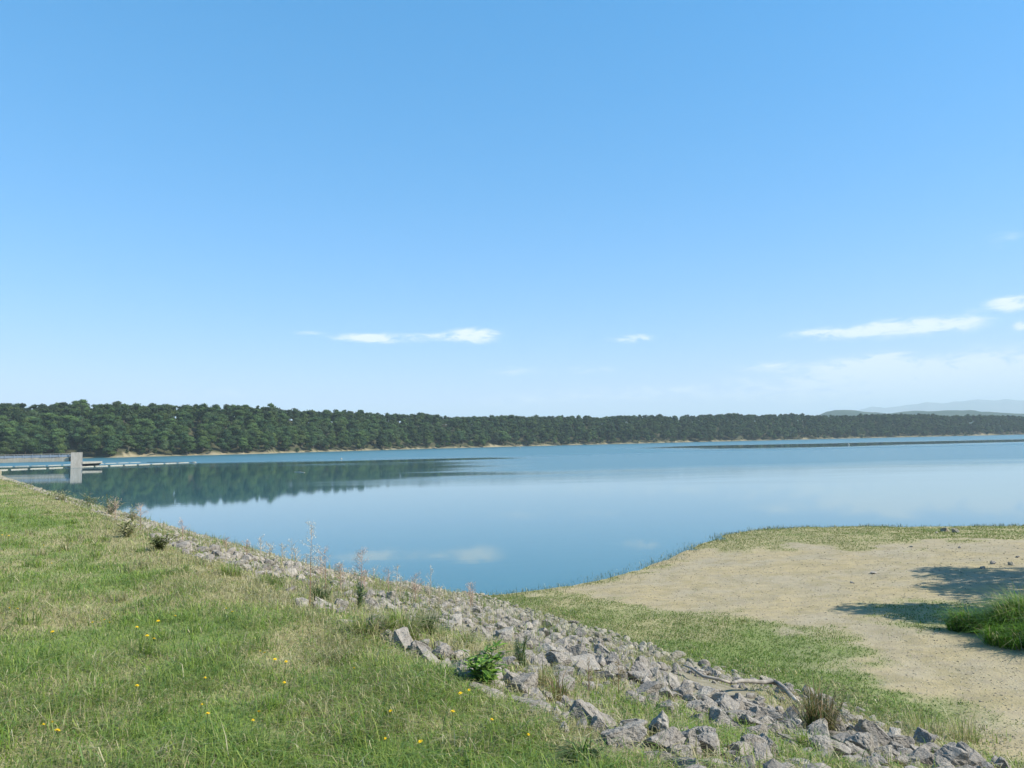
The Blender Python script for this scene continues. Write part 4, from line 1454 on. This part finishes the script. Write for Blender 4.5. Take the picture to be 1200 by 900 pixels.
def shade_tree():
    # branch clumps whose shadows reach the beach
    tips = [((1022, 714), 6.0, .9, .3), ((1060, 714), 6.2, 1.0, .35), ((1100, 716), 6.0, 1.1, .4), ((1090, 725), 5.4, .9, .3), ((1130, 722), 5.6, 1.2, .4), ((1165, 718), 5.8, 1.3, .5),
            ((1110, 668), 6.6, .9, .35), ((1130, 675), 6.6, 1.2, .5), ((1165, 672), 6.8, 1.4, .6), ((1125, 687), 6.2, 1.0, .4), ((1160, 690), 6.4, 1.3, .55), ((1195, 680), 6.6, 1.6, .8), ((1200, 700), 6.2, 1.3, .7)]
    g = np.random.default_rng(5)
    ml = MB(); mt = MB(); V = []; C = []; n = 0
    base = np.array([22.5, 16.5]); bz = gz(*base)
    cl = []
    for (p, hh, rx, rz) in tips:
        q = hit(*p)
        c = q + sd * (hh / sd[2])
        cl.append((c, rx, rz))
    for k in range(10):
        a = k * .7; c = np.array([base[0] + math.cos(a) * g.uniform(.5, 2.6) + .6, base[1] + math.sin(a) * g.uniform(.5, 2.4), bz + g.uniform(3.8, 5.4)])
        cl.append((c, 1.6, 1.2))
    fork = np.array([base[0], base[1], bz + 2.6])
    mt.tube([(base[0] + .1, base[1], bz - .3), (base[0], base[1] + .05, bz + .6), fork], [.34, .26, .22], 10, (.12, .10, .08))
    for c, rx, rz in cl:
        mid = fork * .5 + c * .5 + np.array([0, 0, .35])
        mt.tube([fork, mid, c], [.10, .06, .015], 6, (.12, .10, .08))
        m_ = int(260 * rx * rx / .9) + 60
        d = g.normal(size=(m_, 3)); d /= np.linalg.norm(d, axis=1)[:, None]
        pos = c + d * np.array([rx, rx * .8, rz]) * (g.random((m_, 1)) ** .45)
        nn = g.normal(size=(m_, 3)) + np.array([0, 0, .8]); nn /= np.linalg.norm(nn, axis=1)[:, None]
        u = np.cross(nn, g.normal(size=(m_, 3))); u /= np.linalg.norm(u, axis=1)[:, None]; w = np.cross(nn, u)
        s = g.uniform(.12, .24, (m_, 1))
        V.append(np.stack([pos - u * s * .6, pos + w * s * .3, pos + u * s * .6, pos - w * s * .3], 1).reshape(-1, 3))
        C.append(np.repeat(np.array((.05, .10, .03)) * g.uniform(.7, 1.4, (m_, 1)), 4, 0)); n += m_
        for _ in range(5):
            e = c + g.normal(size=3) * np.array([rx, rx * .8, rz]) * .7
            mt.tube([mid * .3 + c * .7, e], [.02, .006], 4, (.12, .10, .08))
    root = tag(empty('shade_tree', (base[0], base[1], bz)), 'spreading tree past the right edge that shades the beach', 'tree')
    off = np.array([base[0], base[1], bz])
    VV = np.concatenate(V) - off
    link('crown', mesh_np('crown', VV, np.arange(len(VV)), np.full(n, 4), [M_leaf], np.concatenate(C)), root)
    mt.v = [v - off for v in mt.v]
    mt.build('trunk', M_bark, root, True)


shade_tree()

# ------------------------------------------------------------------ haze
def haze():
    m = bpy.data.materials.new('haze'); m.use_nodes = True
    nt = m.node_tree; nt.nodes.remove(nt.nodes['Principled BSDF'])
    pv = nt.nodes.new('ShaderNodeVolumePrincipled')
    pv.inputs['Color'].default_value = (.76, .95, 1.0, 1); pv.inputs['Density'].default_value = HAZE_D
    pv.inputs['Anisotropy'].default_value = 0.0
    nt.links.new(pv.outputs[0], nt.nodes['Material Output'].inputs['Volume'])
    b = MB(); b.box((0, 0, 0), (52000, 52000, 1000)); o = b.build('haze', m)
    o.location = (0, 0, 500 - 15)
    tag(o, 'pale summer haze over the lake and hills', 'haze', kind='stuff')


HAZE_D = 1.15e-4
haze()

# ------------------------------------------------------------------ sky and sun
SKY_STR = .12
def sky():
    w = bpy.data.worlds.new('World'); S.world = w; w.use_nodes = True
    t = NT(w.node_tree); bg = w.node_tree.nodes['Background']
    sk = t.node('ShaderNodeTexSky', sky_type='NISHITA', sun_disc=False)
    sk.sun_elevation = R(SUN_EL); sk.sun_rotation = R(SUN_AZ)
    sk.altitude = 300; sk.air_density = 1.0; sk.dust_density = .25; sk.ozone_density = 2.5
    d = t.node('ShaderNodeTexCoord').outputs['Generated']
    sp = t.node('ShaderNodeSeparateXYZ'); t.l.new(d, sp.inputs[0])
    az = t.math('ARCTAN2', sp.outputs[0], sp.outputs[1]); el = t.math('ARCSINE', sp.outputs[2])
    cb = t.node('ShaderNodeCombineXYZ'); t.l.new(t.math('MULTIPLY', az, 1.0), cb.inputs[0]); t.l.new(t.math('MULTIPLY', el, 3.2), cb.inputs[1])
    n1 = t.noise(cb.outputs[0], 30, 9, .66, .5)
    n2 = t.noise(cb.outputs[0], 8, 4, .55)
    CL = [(452, 396, 52, 6, .7), (425, 397, 30, 4, .4), (556, 393, 28, 8, 1.1), (520, 394, 26, 4, .45), (740, 397, 26, 5, .65), (692, 433, 36, 6, .38), (605, 435, 36, 7, .36),
          (1035, 386, 85, 10, .8), (1110, 380, 42, 9, .7), (955, 391, 44, 5, .4), (1185, 355, 34, 9, 1.0), (1037, 430, 24, 15, 1.3), (1005, 430, 55, 10, .85), (1075, 444, 40, 13, 1.1), (1110, 449, 26, 8, .8),
          (1165, 446, 90, 28, 1.1), (898, 429, 36, 6, .45), (1050, 452, 210, 26, .95), (1197, 382, 9, 5, .9), (362, 390, 22, 3, .35), (250, 462, 90, 9, .3), (720, 462, 120, 10, .4), (1180, 280, 44, 12, .2), (600, 472, 60, 9, .3)]
    tot = None
    for (px, py, wx, wy, st) in CL:
        v = pdir(px, py); a0 = math.atan2(v[0], v[1]); e0 = math.asin(v[2])
        # widths in radians at that place of the sky
        ca = math.cos(math.atan((px - 600) / F)) ** 2
        u = t.math('DIVIDE', t.math('SUBTRACT', az, a0), wx / F * ca); q = t.math('DIVIDE', t.math('SUBTRACT', el, e0), wy / F * math.sqrt(ca))
        r2 = t.math('ADD', t.math('MULTIPLY', u, u), t.math('MULTIPLY', q, q))
        gsn = t.math('MULTIPLY', t.math('EXPONENT', t.math('MULTIPLY', r2, -1.0)), st)
        tot = gsn if tot is None else t.math('ADD', tot, gsn)
    nn = t.math('ADD', t.math('MULTIPLY', t.math('SUBTRACT', n1, .5), 4.6), t.math('MULTIPLY', t.math('SUBTRACT', n2, .5), .8))
    # noise eats into the soft spots so that clouds get ragged edges
    mod = t.math('MULTIPLY', tot, t.math('ADD', 1.0, nn))
    cov = t.rng(mod, .08, .95, 0, .95)
    hs_ = t.node('ShaderNodeHueSaturation'); hs_.inputs['Saturation'].default_value = 1.34; hs_.inputs['Value'].default_value = 1.0; hs_.inputs['Hue'].default_value = .499
    t.l.new(sk.outputs[0], hs_.inputs['Color'])
    sc_ = t.node('ShaderNodeSeparateColor'); t.l.new(hs_.outputs[0], sc_.inputs[0])
    cc_ = t.node('ShaderNodeCombineColor')
    for ch, (g_, k_) in enumerate(((.95, .70), (.56, .735), (.6, 1.02))):       # paler, more even azure of a humid summer day
        t.l.new(t.math('MULTIPLY', t.math('POWER', t.math('MULTIPLY', sc_.outputs[ch], .2485), g_), k_ / .2485), cc_.inputs[ch])
    tr = t.mix(cov, cc_.outputs[0], c4(4.9, 5.15, 5.4))
    t.l.new(tr, bg.inputs[0]); bg.inputs[1].default_value = SKY_STR


sky()
sun_d = bpy.data.lights.new('sun', 'SUN'); sun_d.energy = 5.0; sun_d.angle = R(.53); sun_d.color = (1.0, .95, .86)
sun = bpy.data.objects.new('sun', sun_d); COL.objects.link(sun)
sun.rotation_euler = Vector(-sd).to_track_quat('-Z', 'Y').to_euler()
sun.location = sd * 50

# ------------------------------------------------------------------ render settings
S.render.engine = 'CYCLES'
S.cycles.use_denoising = True
S.cycles.max_bounces = 5; S.cycles.diffuse_bounces = 2; S.cycles.glossy_bounces = 3; S.cycles.transmission_bounces = 3; S.cycles.volume_bounces = 0
S.cycles.sample_clamp_indirect = 4
S.view_settings.view_transform = 'Standard'; S.view_settings.look = 'None'
S.view_settings.exposure = 0.93; S.view_settings.gamma = 1.0
